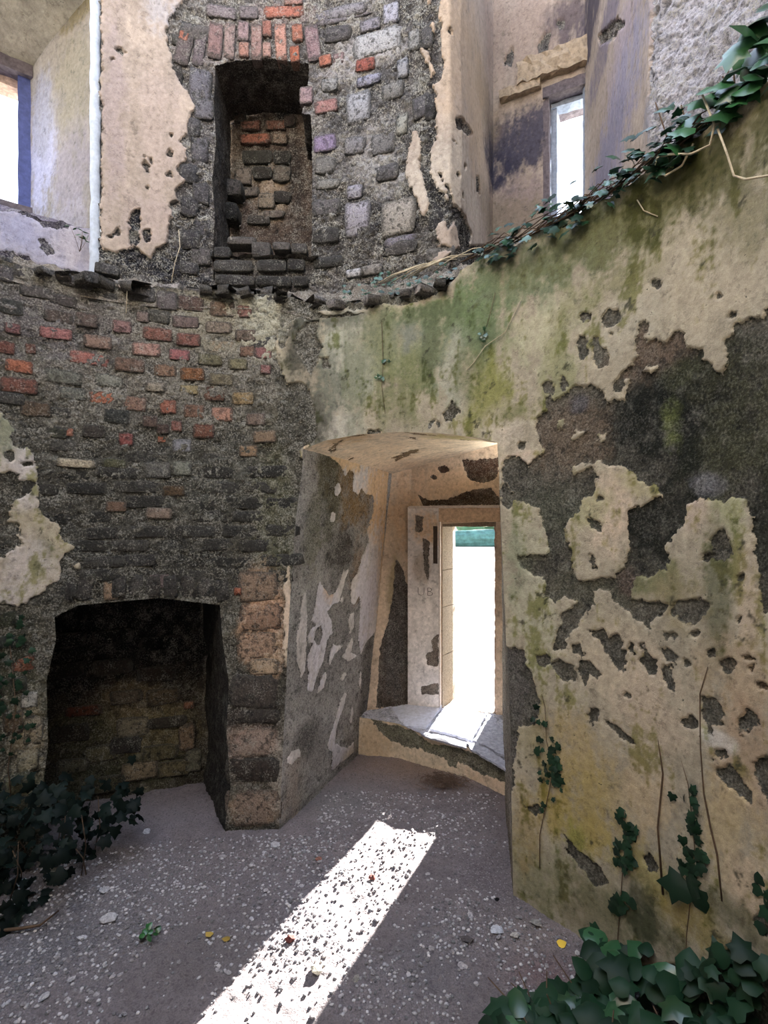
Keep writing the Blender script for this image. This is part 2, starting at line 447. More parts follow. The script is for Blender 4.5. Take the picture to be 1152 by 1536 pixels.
def put(name, me, parent, c, tx, nrm, w_, h_, d_, rot=0.0, tilt=(0, 0), color=(.3, .3, .3), ploc=(0, 0, 0)):
    tx = Vector(tx); nn = Vector(nrm); up = tx.cross(-nn); up.normalize()
    R = Matrix((tx, -nn, up)).transposed().to_4x4() @ Euler((tilt[0], rot, tilt[1])).to_matrix().to_4x4()
    o = bpy.data.objects.new(name, me); COL.objects.link(o); o.parent = parent
    o.matrix_local = Matrix.Translation(Vector(c)-Vector(ploc)) @ R @ Matrix.Diagonal((w_, d_, h_, 1))
    o.color = (*color, 1); return o

def lay(dev, skin, items, name, meshes, parent, proud=.006, depth=.05, jit=12, ploc=(0, 0, 0)):
    """set bricks or stones into a wall; items: px, py, width, height in photograph pixels, colour[, rotation deg]"""
    ss, zz, ww, hh = [], [], [], []
    for it in items:
        px, py, w0, h0 = it[:4]
        s, z = dev.pix(px, py); a, _ = dev.pix(px-w0/2, py); b, _ = dev.pix(px+w0/2, py); _, t = dev.pix(px, py-h0/2); _, u = dev.pix(px, py+h0/2)
        ss.append(s); zz.append(z); ww.append(b-a); hh.append(t-u)
    ss = np.array(ss, float); zz = np.array(zz, float); P = dev.pt(ss, zz); und = skin.und*fbm(P, 2.2, 2, 9+skin.seed)
    for k, it in enumerate(items):
        t, n = dev.frame(ss[k]); c = np.array(it[4], float); c = np.clip(c*.68+c.mean()*.30+rnd.uniform(-jit, jit), 8, 250)
        pr = proud+rnd.uniform(-.003, .004)
        pos = P[k]+n*(und[k]+pr-depth/2)
        put(name, meshes[rnd.randrange(len(meshes))], parent, pos, t, n, ww[k]*1.06, hh[k]*1.08, depth, math.radians(-(it[5] if len(it) > 5 else rnd.uniform(-2, 2))), color=lin(c), ploc=ploc)

# ================================================================== THE TOWER
CC = np.array([-0.62, 0.93]); R1, R2, LEDGE = 1.70, 1.95, 2.70
def arc(a0, a1, R, step=2.0):
    n = max(2, int(abs(a1-a0)/step)+1)
    return [(CC[0]+R*math.cos(math.radians(a)), CC[1]+R*math.sin(math.radians(a))) for a in np.linspace(a0, a1, n)]
A0, A1 = 134.0, 6.0
low = Dev(arc(A0, A1, R1, 1.0), .01)
mid = (CC[0], CC[1], 1.4)

# ---- outlines measured on the photograph
alc = [(418, 1420), (419, 1235), (424, 1120), (430, 1000), (436, 900), (444, 780), (452, 710), (455, 674), (490, 661), (540, 652), (600, 648), (660, 650), (710, 656), (748, 664),
       (751, 700), (754, 800), (759, 950), (765, 1100), (769, 1230), (771, 1420)]
fire = [(60, 1420), (66, 1300), (62, 1200), (72, 1120), (70, 1020), (84, 960), (82, 925), (118, 908), (180, 902), (240, 897), (290, 903), (330, 908), (334, 960), (343, 1020), (340, 1100), (346, 1180), (338, 1235), (340, 1420)]
alc_s, fire_s = low.poly(alc), low.poly(fire)
alc_s[[0, -1], 1] = -.2; fire_s[[0, -1], 1] = -.2

a1 = lambda p: C_(750, 400, 2.866, p)
a2 = lambda p: C_(750, 750, 2.866, p)
a3 = lambda p: C_(750, 1100, 2.866, p)
r4 = lambda p: C_(400, 400, 2.88, p)
l5 = lambda p: C_(0, 580, 3.84, p)
low_polys = [
 # the right-hand plaster coat, from its ragged left edge
 (1, [(422, 448), (436, 452), (500, 440), (620, 430), (700, 385), (800, 330), (900, 280), (1400, -200), (1400, 2200), (740, 1600), (700, 1250), (700, 700), (560, 690), (452, 690), (448, 640), (436, 600), (424, 560), (414, 520)]),
 (-1, r4([(64, 510), (160, 496), (196, 560), (212, 640), (228, 745), (180, 775), (130, 800), (60, 800), (40, 640)])),
 (-1, r4([(180, 240), (232, 222), (212, 300), (240, 340), (230, 400), (205, 440), (190, 470), (165, 420), (120, 360), (118, 320), (150, 270)])),
 (-1, r4([(240, 398), (270, 398), (276, 438), (250, 442)])),
 (-1, r4([(50, 120), (200, 130), (300, 150), (420, 140), (400, 190), (330, 200), (240, 200), (170, 230), (150, 200), (100, 240), (90, 330), (60, 360), (40, 250)])),
 (-1, r4([(755, 640), (800, 583), (830, 625), (800, 667), (770, 665)])), (-1, r4([(703, 668), (722, 668), (720, 697), (706, 697)])), (-1, r4([(733, 663), (757, 690), (745, 699), (735, 690)])),
 (-1, r4([(440, 715), (480, 706), (500, 720), (470, 732), (450, 730)])),
 # the great bare area
 (-1, a1([(200, 800), (165, 720), (165, 650), (205, 620), (205, 570), (240, 585), (290, 545), (330, 520), (400, 508), (440, 540), (470, 588), (520, 575), (518, 550), (500, 530), (495, 490), (540, 450), (590, 410), (600, 385), (585, 340), (600, 250), (640, 230), (650, 260), (630, 300), (640, 330), (680, 308), (710, 340), (760, 290), (800, 288), (810, 350), (850, 355), (885, 345), (890, 385), (880, 400), (925, 425), (930, 455), (965, 468), (985, 430), (992, 380), (975, 320), (1025, 290), (1025, 250), (1090, 225), (1140, 228), (1152, 190), (1350, 120), (1500, 100), (1500, 1500)])
   +a2([(1500, 560), (1152, 470), (1130, 430), (1120, 300), (1110, 200), (1090, 110), (1100, 60)])+a1([(1085, 1060), (1060, 985), (1000, 985), (960, 1010), (930, 1000), (870, 990), (820, 1010), (800, 1040)])
   +a2([(790, 110), (760, 150), (710, 200), (740, 240), (720, 300), (640, 340), (590, 325), (578, 390), (575, 430), (640, 440), (700, 440), (740, 450), (700, 500), (665, 510), (650, 550), (600, 520), (570, 480), (490, 440), (490, 405), (440, 385), (415, 400), (415, 450), (355, 490), (350, 550), (290, 590), (290, 640), (235, 640), (235, 600), (270, 540), (270, 490), (350, 430), (270, 420), (240, 440), (205, 400), (200, 345), (150, 325), (90, 290), (80, 240), (150, 240), (210, 230), (215, 190), (175, 60)])
   +a1([(180, 1040), (100, 1000), (60, 1000), (45, 1040), (12, 1030), (20, 900), (25, 830), (70, 818), (90, 825), (130, 857), (160, 825)])),
 (1, a1([(320, 860), (390, 840), (450, 840), (480, 860), (520, 855), (580, 880), (600, 920), (640, 930), (700, 930), (705, 990), (660, 1000), (610, 1030), (560, 1050)])+a2([(562, 120), (560, 200), (540, 290), (500, 310), (490, 335), (430, 345), (390, 350), (330, 350), (310, 290), (300, 200), (280, 110), (330, 60), (350, 20)])+a1([(350, 1000), (400, 980), (425, 900), (400, 870), (360, 875), (330, 890)])),
 (1, a1([(255, 655), (285, 655), (275, 718), (258, 710)])), (1, a1([(312, 745), (335, 712), (380, 702), (360, 727), (322, 750)])), (1, a1([(535, 592), (530, 560), (548, 490), (567, 488), (547, 550), (546, 590)])),
 (1, a1([(610, 455), (640, 425), (682, 435), (650, 462)])), (1, a1([(425, 722), (462, 716), (455, 745), (425, 752)])), (1, a1([(25, 915), (35, 930), (70, 972), (45, 965), (28, 945)])),
 (-1, a2([(915, 150), (960, 130), (1000, 190), (1015, 240), (980, 270), (930, 250), (880, 260), (860, 235), (920, 225)])),
 (-1, a2([(800, 420), (860, 418), (920, 448), (900, 490), (830, 545), (780, 510), (740, 500), (760, 450)])),
 (-1, a2([(385, 555), (430, 553), (470, 590), (515, 580), (525, 640), (540, 650), (530, 735), (500, 730), (480, 690), (450, 650), (430, 600)])),
 (-1, a2([(630, 645), (650, 680), (680, 690), (670, 750), (650, 752), (620, 690)])), (-1, a2([(698, 568), (770, 578), (772, 602), (720, 600)])), (-1, a2([(690, 650), (720, 640), (765, 670), (755, 700), (720, 692)])),
 (-1, a2([(705, 710), (740, 710), (762, 780), (762, 838), (730, 810), (705, 770)])), (-1, a2(ell(995, 710, 36, 40))), (-1, a2([(875, 850), (920, 850), (970, 890), (980, 950), (920, 970), (910, 1000), (880, 940)])),
 (-1, a2([(225, 700), (260, 685), (325, 710), (330, 770), (290, 780), (240, 740)])), (-1, a2([(310, 620), (350, 625), (378, 660), (360, 682), (320, 650)])), (-1, a2([(345, 690), (400, 700), (442, 750), (430, 780), (400, 760), (370, 795), (345, 740)])),
 (-1, a2([(160, 670), (200, 660), (222, 690), (200, 722), (170, 712)])), (-1, a2([(460, 940), (520, 970), (587, 1030), (580, 1047), (520, 1015), (480, 980)])), (-1, a2([(390, 895), (425, 895), (432, 945), (400, 962), (385, 930)])),
 (-1, a2([(1030, 940), (1080, 900), (1130, 950), (1080, 1000), (1040, 1010)])), (-1, a2([(798, 690), (837, 700), (830, 722), (800, 712)])), (-1, a2([(0, 640), (100, 640), (110, 700), (160, 800), (172, 870), (150, 960), (80, 980), (60, 1146), (55, 1250), (0, 1250), (-80, 900)])),
 (-1, a2([(385, 80), (440, 100), (440, 137), (400, 122)])), (-1, a2([(395, 235), (412, 238), (427, 292), (405, 288)])), (-1, a2(ell(1047, 325, 13, 13))), (-1, a2(ell(1050, 505, 18, 20))), (-1, a2(ell(1080, 680, 24, 12))), (-1, a2(ell(1095, 722, 13, 18))),
 (-1, a2(ell(563, 632, 9, 11))), (-1, a2(ell(620, 622, 9, 9))), (-1, a2(ell(562, 840, 15, 11))), (-1, a2(ell(830, 955, 34, 28))), (-1, a2(ell(1135, 795, 24, 20))), (-1, a2(ell(920, 655, 20, 14))), (-1, a2(ell(845, 575, 18, 10))),
 (-1, a1(ell(375, 220, 28, 22))), (-1, a1([(450, 210), (470, 182), (500, 190), (528, 210), (520, 240), (490, 262), (450, 258)])), (-1, a1([(345, 300), (370, 295), (395, 330), (380, 380), (360, 410), (338, 400)])), (-1, a1([(410, 310), (435, 305), (450, 350), (478, 370), (470, 420), (440, 438), (415, 420), (410, 370)])),
 (-1, a1(ell(675, 80, 18, 25))), (-1, a1(ell(955, 130, 11, 11))), (-1, a1(ell(1008, 210, 11, 11))), (-1, a1(ell(485, 290, 13, 15))), (-1, a1(ell(285, 505, 18, 34))), (-1, a1(ell(215, 520, 27, 30))), (-1, a1(ell(100, 770, 18, 20))), (-1, a1(ell(430, 998, 14, 15))),
 (-1, a3([(945, 150), (1000, 140), (1050, 210), (1092, 260), (1090, 302), (1060, 295), (1010, 240), (970, 215), (940, 185)])), (-1, a3([(925, 55), (980, 60), (982, 92), (960, 112), (930, 100)])), (-1, a3([(618, 530), (650, 518), (682, 570), (680, 607), (640, 582)])),
 (-1, a3([(1098, 130), (1250, 60), (1250, 330), (1150, 290), (1110, 200)])), (-1, a3([(120, 320), (170, 308), (182, 340), (150, 362)])), (-1, a3([(1100, 800), (1160, 740), (1250, 760), (1250, 900), (1160, 860)])), (-1, a3([(1020, 880), (1060, 900), (1100, 960), (1300, 980), (1300, 1300), (0, 1300), (60, 760), (200, 860), (400, 1000), (600, 1000), (900, 1000)])),
 (-1, a3([(280, 440), (330, 500), (420, 560), (470, 640), (400, 650), (330, 560), (290, 500)])),
 # the left-hand scrap of limewash
 (1, l5([(-300, 100), (0, 150), (60, 200), (80, 250), (75, 330), (90, 355), (150, 355), (195, 390), (210, 480), (215, 560), (212, 640), (240, 720), (330, 790), (360, 820), (345, 850), (380, 890), (448, 930), (380, 960), (350, 1010), (350, 1105), (300, 1130), (240, 1190), (140, 1240), (90, 1265), (60, 1245), (30, 1240), (-300, 1240)])),
 (-1, l5([(-300, 510), (0, 505), (60, 490), (100, 510), (110, 535), (190, 545), (205, 570), (200, 600), (150, 620), (90, 650), (50, 700), (40, 760), (0, 800), (-300, 820)])),
 (-1, l5([(-300, 830), (0, 800), (60, 790), (100, 790), (120, 850), (110, 920), (60, 950), (20, 980), (-300, 1000)])), (-1, l5(ell(60, 395, 28, 30))), (-1, l5(ell(155, 450, 40, 14))),
 (1, l5([(415, 1040), (455, 1010), (468, 1050), (420, 1062)])),
 (1, [(428, 872), (434, 850), (440, 905), (436, 960), (430, 1000), (424, 960)]),
]
low_skin = Skin(low, (80, 77, 68), (168, 157, 134), start=-1, polys=low_polys, speck=.55, pit=.75, rough=.012, thick=.008, warp=.008, drop=.001, moss=.85, calm=745,
 bsub=[  # bare masonry tints
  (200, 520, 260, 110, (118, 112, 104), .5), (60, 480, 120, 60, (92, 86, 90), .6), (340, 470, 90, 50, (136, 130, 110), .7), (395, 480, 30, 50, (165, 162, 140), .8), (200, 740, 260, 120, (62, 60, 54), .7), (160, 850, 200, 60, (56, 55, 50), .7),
  (330, 720, 80, 60, (78, 78, 70), .5), (410, 760, 30, 120, (86, 86, 62), .7), (395, 930, 35, 80, (178, 140, 108), .95), (405, 980, 20, 30, (180, 150, 118), .9), (380, 1060, 40, 45, (58, 50, 44), .9), (375, 1115, 40, 25, (150, 125, 110), .9), (380, 1160, 40, 22, (70, 58, 48), .8), (380, 1215, 45, 25, (150, 124, 100), .9), (420, 1170, 15, 60, (160, 150, 138), .6),
  (20, 1050, 60, 120, (70, 68, 46), .6), (40, 1120, 25, 70, (150, 135, 105), .7), (15, 980, 30, 30, (40, 44, 30), .7), (30, 1200, 50, 50, (100, 96, 66), .6), (20, 1280, 60, 60, (50, 48, 34), .7),
  (450, 640, 30, 60, (66, 64, 56), .8), (440, 560, 20, 60, (90, 88, 78), .5),
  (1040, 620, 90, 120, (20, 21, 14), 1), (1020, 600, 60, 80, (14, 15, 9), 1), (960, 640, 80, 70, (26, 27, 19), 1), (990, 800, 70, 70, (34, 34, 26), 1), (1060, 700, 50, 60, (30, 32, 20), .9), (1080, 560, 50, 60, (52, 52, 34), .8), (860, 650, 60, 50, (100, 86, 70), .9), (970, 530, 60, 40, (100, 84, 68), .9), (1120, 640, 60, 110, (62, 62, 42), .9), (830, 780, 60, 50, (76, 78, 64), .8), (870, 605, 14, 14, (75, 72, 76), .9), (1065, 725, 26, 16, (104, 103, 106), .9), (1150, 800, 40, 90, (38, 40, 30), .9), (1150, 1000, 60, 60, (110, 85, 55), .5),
  (770, 1000, 25, 140, (84, 80, 76), .8), (775, 870, 30, 80, (88, 90, 70), .7), (880, 880, 60, 30, (84, 82, 66), .8), (940, 870, 20, 20, (80, 66, 56), .9), (900, 1400, 150, 60, (88, 82, 58), .8), (1080, 1430, 140, 70, (44, 48, 30), 1), (1010, 640, 16, 40, (92, 100, 48), .8), (1020, 560, 30, 20, (60, 62, 38), .7)],
 bpla=[  # algae, damp and limewash tints
  (620, 520, 170, 90, (126, 132, 94), .9), (700, 470, 60, 70, (92, 108, 74), .85), (740, 440, 90, 40, (98, 118, 70), .8), (620, 570, 60, 50, (112, 116, 74), .8), (735, 600, 34, 60, (130, 130, 66), .9), (680, 560, 24, 60, (168, 166, 150), .7), (520, 520, 40, 120, (168, 168, 154), .8), (500, 640, 40, 30, (176, 172, 160), .7), (610, 500, 24, 24, (120, 122, 116), .7), (650, 460, 30, 30, (100, 112, 76), .7),
  (455, 520, 30, 80, (70, 68, 60), .9), (500, 470, 60, 26, (84, 84, 72), .8), (490, 580, 26, 60, (104, 106, 92), .8), (470, 630, 26, 40, (84, 82, 72), .8), (530, 560, 20, 90, (110, 114, 88), .7), (560, 500, 26, 50, (112, 116, 84), .7), (590, 610, 40, 40, (122, 120, 86), .7), (650, 520, 20, 60, (92, 100, 72), .8), (700, 560, 24, 40, (104, 108, 70), .7), (640, 470, 60, 20, (88, 100, 68), .8),
  (830, 500, 60, 60, (176, 170, 140), .8), (840, 560, 30, 80, (126, 128, 84), .7), (800, 400, 100, 60, (116, 126, 98), .8), (900, 350, 160, 60, (98, 102, 66), .9), (1000, 300, 140, 60, (104, 104, 66), .9), (1100, 230, 130, 70, (92, 90, 56), .9), (940, 420, 60, 30, (118, 116, 78), .7), (1080, 430, 90, 90, (172, 160, 136), .9), (1130, 320, 60, 60, (128, 122, 92), .8), (950, 480, 60, 50, (164, 156, 136), .8), (870, 460, 40, 40, (132, 130, 92), .7), (760, 640, 40, 30, (190, 176, 156), .8), (780, 620, 30, 16, (110, 112, 58), .8),
  (785, 690, 30, 20, (196, 178, 156), .9), (920, 770, 40, 60, (196, 176, 152), .9), (890, 760, 30, 30, (160, 156, 112), .7), (970, 720, 40, 30, (170, 160, 120), .7), (1040, 760, 30, 40, (188, 168, 148), .8), (1100, 760, 30, 40, (158, 158, 116), .8), (800, 880, 40, 140, (170, 166, 140), .8), (775, 840, 14, 60, (128, 134, 106), .7), (1130, 900, 16, 80, (184, 164, 138), .8), (1100, 1000, 60, 60, (176, 152, 120), .7), (1080, 900, 26, 120, (84, 88, 60), .7), (990, 870, 60, 30, (112, 112, 72), .9), (1020, 900, 40, 40, (140, 128, 94), .7),
  (930, 1000, 60, 60, (184, 168, 142), .8), (980, 1080, 60, 100, (182, 164, 140), .8), (860, 1120, 60, 50, (170, 150, 104), .9), (900, 1200, 90, 60, (166, 146, 86), .9), (850, 1230, 50, 40, (162, 142, 74), .9), (860, 1260, 20, 30, (140, 136, 60), .9), (800, 1080, 30, 60, (150, 140, 104), .7), (960, 1200, 50, 60, (184, 164, 132), .8), (1120, 1150, 50, 100, (166, 138, 108), .7), (1100, 1250, 50, 90, (180, 160, 118), .8), (1130, 1330, 40, 60, (190, 168, 140), .8),
  (820, 1320, 70, 60, (134, 130, 98), .9), (900, 1340, 60, 40, (122, 116, 84), .8), (960, 1300, 60, 40, (150, 138, 74), .8), (1040, 1380, 60, 40, (140, 124, 60), .8), (1000, 1400, 60, 30, (84, 84, 52), .8), (900, 1380, 60, 40, (110, 106, 78), .7), (960, 1360, 30, 50, (60, 64, 42), .8), (1110, 1380, 60, 30, (96, 92, 62), .8), (900, 1400, 60, 30, (140, 130, 104), .7), (790, 1240, 24, 60, (150, 130, 84), .7), (1080, 1110, 26, 16, (196, 190, 180), .9),
  (60, 830, 22, 24, (110, 110, 76), .95), (30, 870, 60, 60, (188, 178, 172), .8), (40, 700, 40, 60, (186, 178, 176), .8), (10, 640, 30, 40, (120, 126, 102), .8), (434, 930, 14, 80, (212, 190, 168), .9)])

def head_z(px):
    px = np.asarray(px, float); return LEDGE-.075*smooth(400, 500, px)*smooth(740, 650, px)-.02*smooth(-50, 60, px)*smooth(330, 200, px)
zs = np.arange(-.04, LEDGE+.03, .0052); ss = np.arange(0, low.L, .0052)
wall_low = dev_sheet('wall_lower', low, ss, zs, low_skin, mid, holes=(alc_s, fire_s), headz=True)
# rest of the round room behind the viewpoint
back = Dev(arc(A1+.5, A0-360-.5, R1, 2), .02)
S, T = np.meshgrid(np.arange(0, back.L+.02, .035), np.linspace(-.05, LEDGE, 80), indexing='ij')
class Unrolled(World2_):
    pass
bk_skin = Skin(Unrolled(), (84, 80, 72), (176, 166, 146), start=-1, polys=[(1, [(-.2, -.2), (4.3, -.2), (4.1, .5), (4.5, 1.1), (4.0, 1.6), (4.4, 2.2), (4.2, 2.9), (-.2, 2.9)]), (-1, [(1.0, .9), (1.5, 1.3), (1.4, 1.8), (.9, 1.7), (.7, 1.2)]), (-1, [(2.6, .3), (3.2, .4), (3.1, 1.0), (2.7, .9)])], speck=.5, pit=.6, und=.012, moss=.6)
o = sheet('wall_rear', back.pt(S, T), S, T, bk_skin, mid)

# ------------------------------------------------------------------ bricks of the lower left wall
k8 = lambda L: [(x/2.618, 380+y/2.618, w0/2.618, h0/2.618, c) for x, y, w0, h0, c in L]
RED, ORG, BRN, OLV, GRY, DRK, SAL, OCH = (150, 84, 72), (176, 94, 62), (124, 88, 68), (118, 112, 80), (104, 100, 96), (62, 60, 54), (190, 130, 104), (158, 112, 62)
bricks = k8([(75, 445, 112, 50, ORG), (75, 520, 150, 58, (132, 76, 60)), (220, 315, 130, 45, (164, 92, 88)), (350, 413, 160, 50, (168, 92, 80)), (385, 350, 112, 50, (150, 116, 98)), (480, 290, 76, 48, (140, 96, 92)), (620, 318, 115, 50, (150, 96, 80)),
 (575, 378, 112, 50, (172, 120, 104)), (510, 440, 120, 52, (136, 104, 86)), (740, 340, 96, 48, (150, 92, 78)), (705, 398, 84, 42, (160, 88, 88)), (650, 460, 88, 48, (134, 98, 72)), (757, 475, 95, 50, (154, 98, 56)), (825, 415, 100, 45, OLV), (870, 365, 100, 46, (150, 130, 100)),
 (405, 568, 104, 48, ORG), (612, 526, 78, 38, (160, 148, 128)), (742, 535, 75, 36, (160, 140, 92)), (840, 550, 86, 56, (120, 76, 56)), (870, 495, 100, 46, (112, 100, 72)), (955, 570, 86, 48, (158, 126, 74)), (530, 590, 92, 56, (150, 112, 92)), (660, 602, 66, 54, (172, 98, 74)),
 (762, 620, 82, 54, (124, 84, 62)), (873, 632, 86, 54, SAL), (1005, 652, 76, 46, (140, 118, 104)), (693, 678, 44, 40, (150, 92, 78)), (800, 697, 86, 54, (126, 74, 54)), (495, 730, 58, 50, (160, 82, 76)), (635, 730, 34, 24, ORG), (265, 702, 48, 32, (170, 100, 72)), (1035, 392, 68, 45, (164, 104, 100)),
 (1045, 458, 42, 36, (150, 92, 88)), (970, 385, 60, 42, BRN), (935, 435, 76, 42, (134, 126, 90)), (1040, 720, 92, 46, (146, 118, 90)), (975, 776, 74, 44, (154, 120, 86)), (750, 195, 104, 58, (110, 84, 74)), (872, 218, 100, 58, (112, 86, 66)), (960, 227, 58, 46, (138, 88, 76)), (655, 185, 82, 70, (98, 88, 88)), (555, 160, 112, 52, (84, 80, 80)),
 (620, 247, 92, 50, (98, 94, 84)), (730, 270, 104, 46, (126, 104, 98)), (860, 290, 104, 44, (128, 110, 92)), (965, 322, 84, 46, (112, 92, 76)), (230, 250, 114, 48, (106, 90, 82)), (340, 262, 92, 54, (112, 94, 86)), (50, 295, 66, 40, (132, 82, 80)), (20, 370, 80, 50, (134, 80, 66)), (120, 375, 44, 40, (130, 82, 66)),
 (250, 485, 150, 55, (112, 112, 100)), (430, 500, 110, 50, (130, 130, 116)), (285, 552, 110, 46, (98, 98, 88)), (140, 612, 120, 56, (96, 74, 52)), (460, 642, 100, 56, (70, 72, 68)), (225, 705, 76, 44, (70, 70, 56)), (370, 700, 90, 48, (72, 64, 56)), (300, 825, 150, 34, (176, 160, 128)), (450, 825, 100, 36, (84, 84, 56)), (715, 755, 74, 50, (128, 128, 136)),
 (130, 80, 160, 44, (82, 78, 80)), (300, 112, 130, 40, (88, 82, 84)), (140, 150, 128, 44, (84, 78, 76)), (250, 186, 106, 42, (86, 78, 76)), (45, 212, 92, 56, (64, 64, 60)), (20, 78, 70, 60, (80, 74, 76)), (420, 60, 100, 40, (76, 74, 74)), (640, 690, 50, 40, (98, 76, 66)), (590, 660, 60, 44, (110, 88, 78)), (560, 250, 50, 40, (120, 100, 92))])
bricks += [(x/3.84, 580+y/3.84, w0/3.84, h0/3.84, c) for x, y, w0, h0, c in [(670, 690, 120, 60, (120, 88, 66)), (915, 728, 150, 62, (140, 116, 98)), (1000, 600, 130, 60, (104, 80, 54)), (640, 1170, 92, 110, (160, 128, 98)), (910, 480, 150, 90, (116, 114, 108)), (1050, 470, 110, 80, (124, 126, 110)), (800, 1000, 190, 66, (66, 64, 62)), (920, 1120, 130, 80, (104, 86, 84))]]
occ = [(b[0], b[1], b[2], b[3]) for b in bricks]
fill = []
row = 0
for py in np.arange(446, 890, 22.0):
    row += 1; px = -20+(row % 2)*34
    while px < 432:
        wd = rnd.uniform(46, 68)
        cx_, cy_ = px+wd/2, py+rnd.uniform(-3, 3)+(cx_*0.0 if False else 0)
        ok = all(abs(cx_-o_[0]) > (wd+o_[2])*.40 or abs(cy_-o_[1]) > (18+o_[3])*.40 for o_ in occ)
        inpl = (cx_ < 62 and 640 < cy_ < 800) or (cx_ < 105 and 780 < cy_ < 905)
        lim = 405 if cy_ < 700 else 425
        if ok and not inpl and cx_ < lim:
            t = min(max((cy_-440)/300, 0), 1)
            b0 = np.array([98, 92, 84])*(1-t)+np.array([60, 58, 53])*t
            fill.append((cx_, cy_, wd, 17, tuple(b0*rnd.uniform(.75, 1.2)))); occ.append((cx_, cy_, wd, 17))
        px += wd+rnd.uniform(5, 10)
lay(low, low_skin, bricks, 'brick', BRICKS, wall_low, .004, .05)
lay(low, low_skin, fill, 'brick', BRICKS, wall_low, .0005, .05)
# pier stones right of the hearth, and the arch stones over it
pier = [(388, 880, 60, 44, (170, 138, 110)), (392, 925, 66, 42, (182, 140, 110)), (385, 968, 62, 40, (184, 144, 112)), (396, 1000, 44, 24, (196, 164, 126)), (382, 1038, 74, 52, (70, 60, 52)), (380, 1074, 78, 22, (58, 50, 44)), (376, 1114, 72, 46, (158, 132, 114)), (378, 1156, 78, 38, (72, 60, 52)), (380, 1212, 84, 54, (152, 124, 102)), (357, 887, 12, 12, (190, 96, 60))]
lay(low, low_skin, pier, 'stone', STONES, wall_low, .006, .07)
arch = [(100+26*k, 886-7*math.sin(k/9*3.1), 22, 34, (66+8*(k % 3), 62+7*(k % 3), 58+6*(k % 3)), (k-4.5)*1.5) for k in range(10)]
arch = [a for a in arch if abs(a[0]-160) > 15]
lay(low, low_skin, arch, 'stone', STONES, wall_low, .003, .07)
lefts = [(14, 962, 40, 22, (60, 66, 60)), (36, 996, 34, 24, (150, 84, 56)), (20, 1030, 40, 26, (70, 72, 50)), (44, 1050, 26, 24, (168, 164, 152)), (50, 1095, 30, 44, (158, 142, 112)), (42, 1140, 34, 36, (150, 138, 104)), (20, 1085, 30, 36, (120, 96, 68)), (25, 1175, 40, 34, (120, 116, 84)), (20, 1215, 46, 34, (104, 100, 70)), (52, 1190, 22, 30, (110, 104, 76)), (8, 930, 36, 26, (56, 60, 40)), (48, 1240, 26, 30, (84, 80, 56))]
lay(low, low_skin, lefts, 'stone', STONES, wall_low, .005, .07)

# ------------------------------------------------------------------ hearth recess
def edge_pts(dev, skin, poly_s):
    P = dev.pt(poly_s[:, 0], poly_s[:, 1]); r = skin.eval(poly_s[:, 0], poly_s[:, 1], P)
    out = []
    for k in range(len(P)):
        t, n = dev.frame(poly_s[k, 0]); out.append(P[k]+n*r['disp'][k])
    return np.array(out)
def densify(poly, step=.012):
    out = []
    for a, b in zip(poly[:-1], poly[1:]):
        n = max(1, int(np.linalg.norm(b-a)/step)); out += [a+(b-a)*k/n for k in range(n)]
    out.append(poly[-1]); return np.array(out)
def reveal(name, dev, skin, poly_s, backfn, n, rskin, toward, parent=None, step=.012, seal=.03):
    """a sheet from an opening's edge (shared with the wall face) back to backfn(edge points)"""
    E = densify(poly_s, step); A = edge_pts(dev, skin, E); B = backfn(A)
    ctr = A.mean(0); G = loft(A, B, n)
    # sealing lap tucked behind the wall face
    d = (A-ctr); nn = np.array([dev.frame(e[0])[1] for e in E]); lap = A-nn*.03+d/np.linalg.norm(d, axis=1, keepdims=True)*seal
    fade = np.clip(np.minimum(np.linspace(0, 1, n)*6, 1), 0, 1)[:, None]*np.ones((1, len(E)))
    G = np.concatenate([lap[None], G]); fade = np.concatenate([np.zeros((1, len(E))), fade])
    S_ = np.cumsum(np.r_[0, np.linalg.norm(np.diff(G[:, len(E)//2], axis=0), axis=1)])[:, None]*np.ones((1, len(E)))
    T_ = G[..., 2]
    return sheet(name, G, S_, T_, rskin, toward, fade=fade, parent=parent)

class World2:      # masks in metres, for surfaces with no outlines
    def pix(self, px, py): return np.asarray(px, float), np.asarray(py, float)
    def poly(self, p): return np.asarray(p, float)
W2 = World2()
hb = Dev([(-2.02, 2.76), (-1.02, 3.14)], .01)          # hearth back plane
hearth_skin = Skin(W2, (34, 31, 28), (60, 56, 50), start=-1, speck=.12, rough=.014, und=.01)  # even dark tone for the sides and top of the hearth recess
def to_hearth(A):
    B = A.copy(); t = (A[:, 0]+1.52)/(.74); t = np.clip(t, 0, 1)
    L, Rr = np.array([-1.93, 2.80]), np.array([-1.06, 3.12])
    B[:, :2] = L+(Rr-L)*t[:, None]; B[:, 2] = np.where(A[:, 2] > .9, A[:, 2]+.35, A[:, 2]); return B
reveal('wall_hearth', low, low_skin, fire_s, to_hearth, 60, hearth_skin, (-1.25, 2.7, .6), parent=None)
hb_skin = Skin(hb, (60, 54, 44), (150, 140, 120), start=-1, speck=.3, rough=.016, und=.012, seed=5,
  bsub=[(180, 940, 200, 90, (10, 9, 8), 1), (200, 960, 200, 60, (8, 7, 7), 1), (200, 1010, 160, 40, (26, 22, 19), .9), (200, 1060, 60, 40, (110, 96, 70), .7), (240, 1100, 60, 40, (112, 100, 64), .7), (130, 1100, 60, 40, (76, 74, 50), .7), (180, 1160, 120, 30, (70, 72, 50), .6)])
S, T = np.meshgrid(np.arange(-.02, hb.L+.02, .008), np.arange(-.05, 1.75, .008), indexing='ij')
hearth_back = sheet('wall_hearth_back', hb.pt(S, T), S, T, hb_skin, mid)
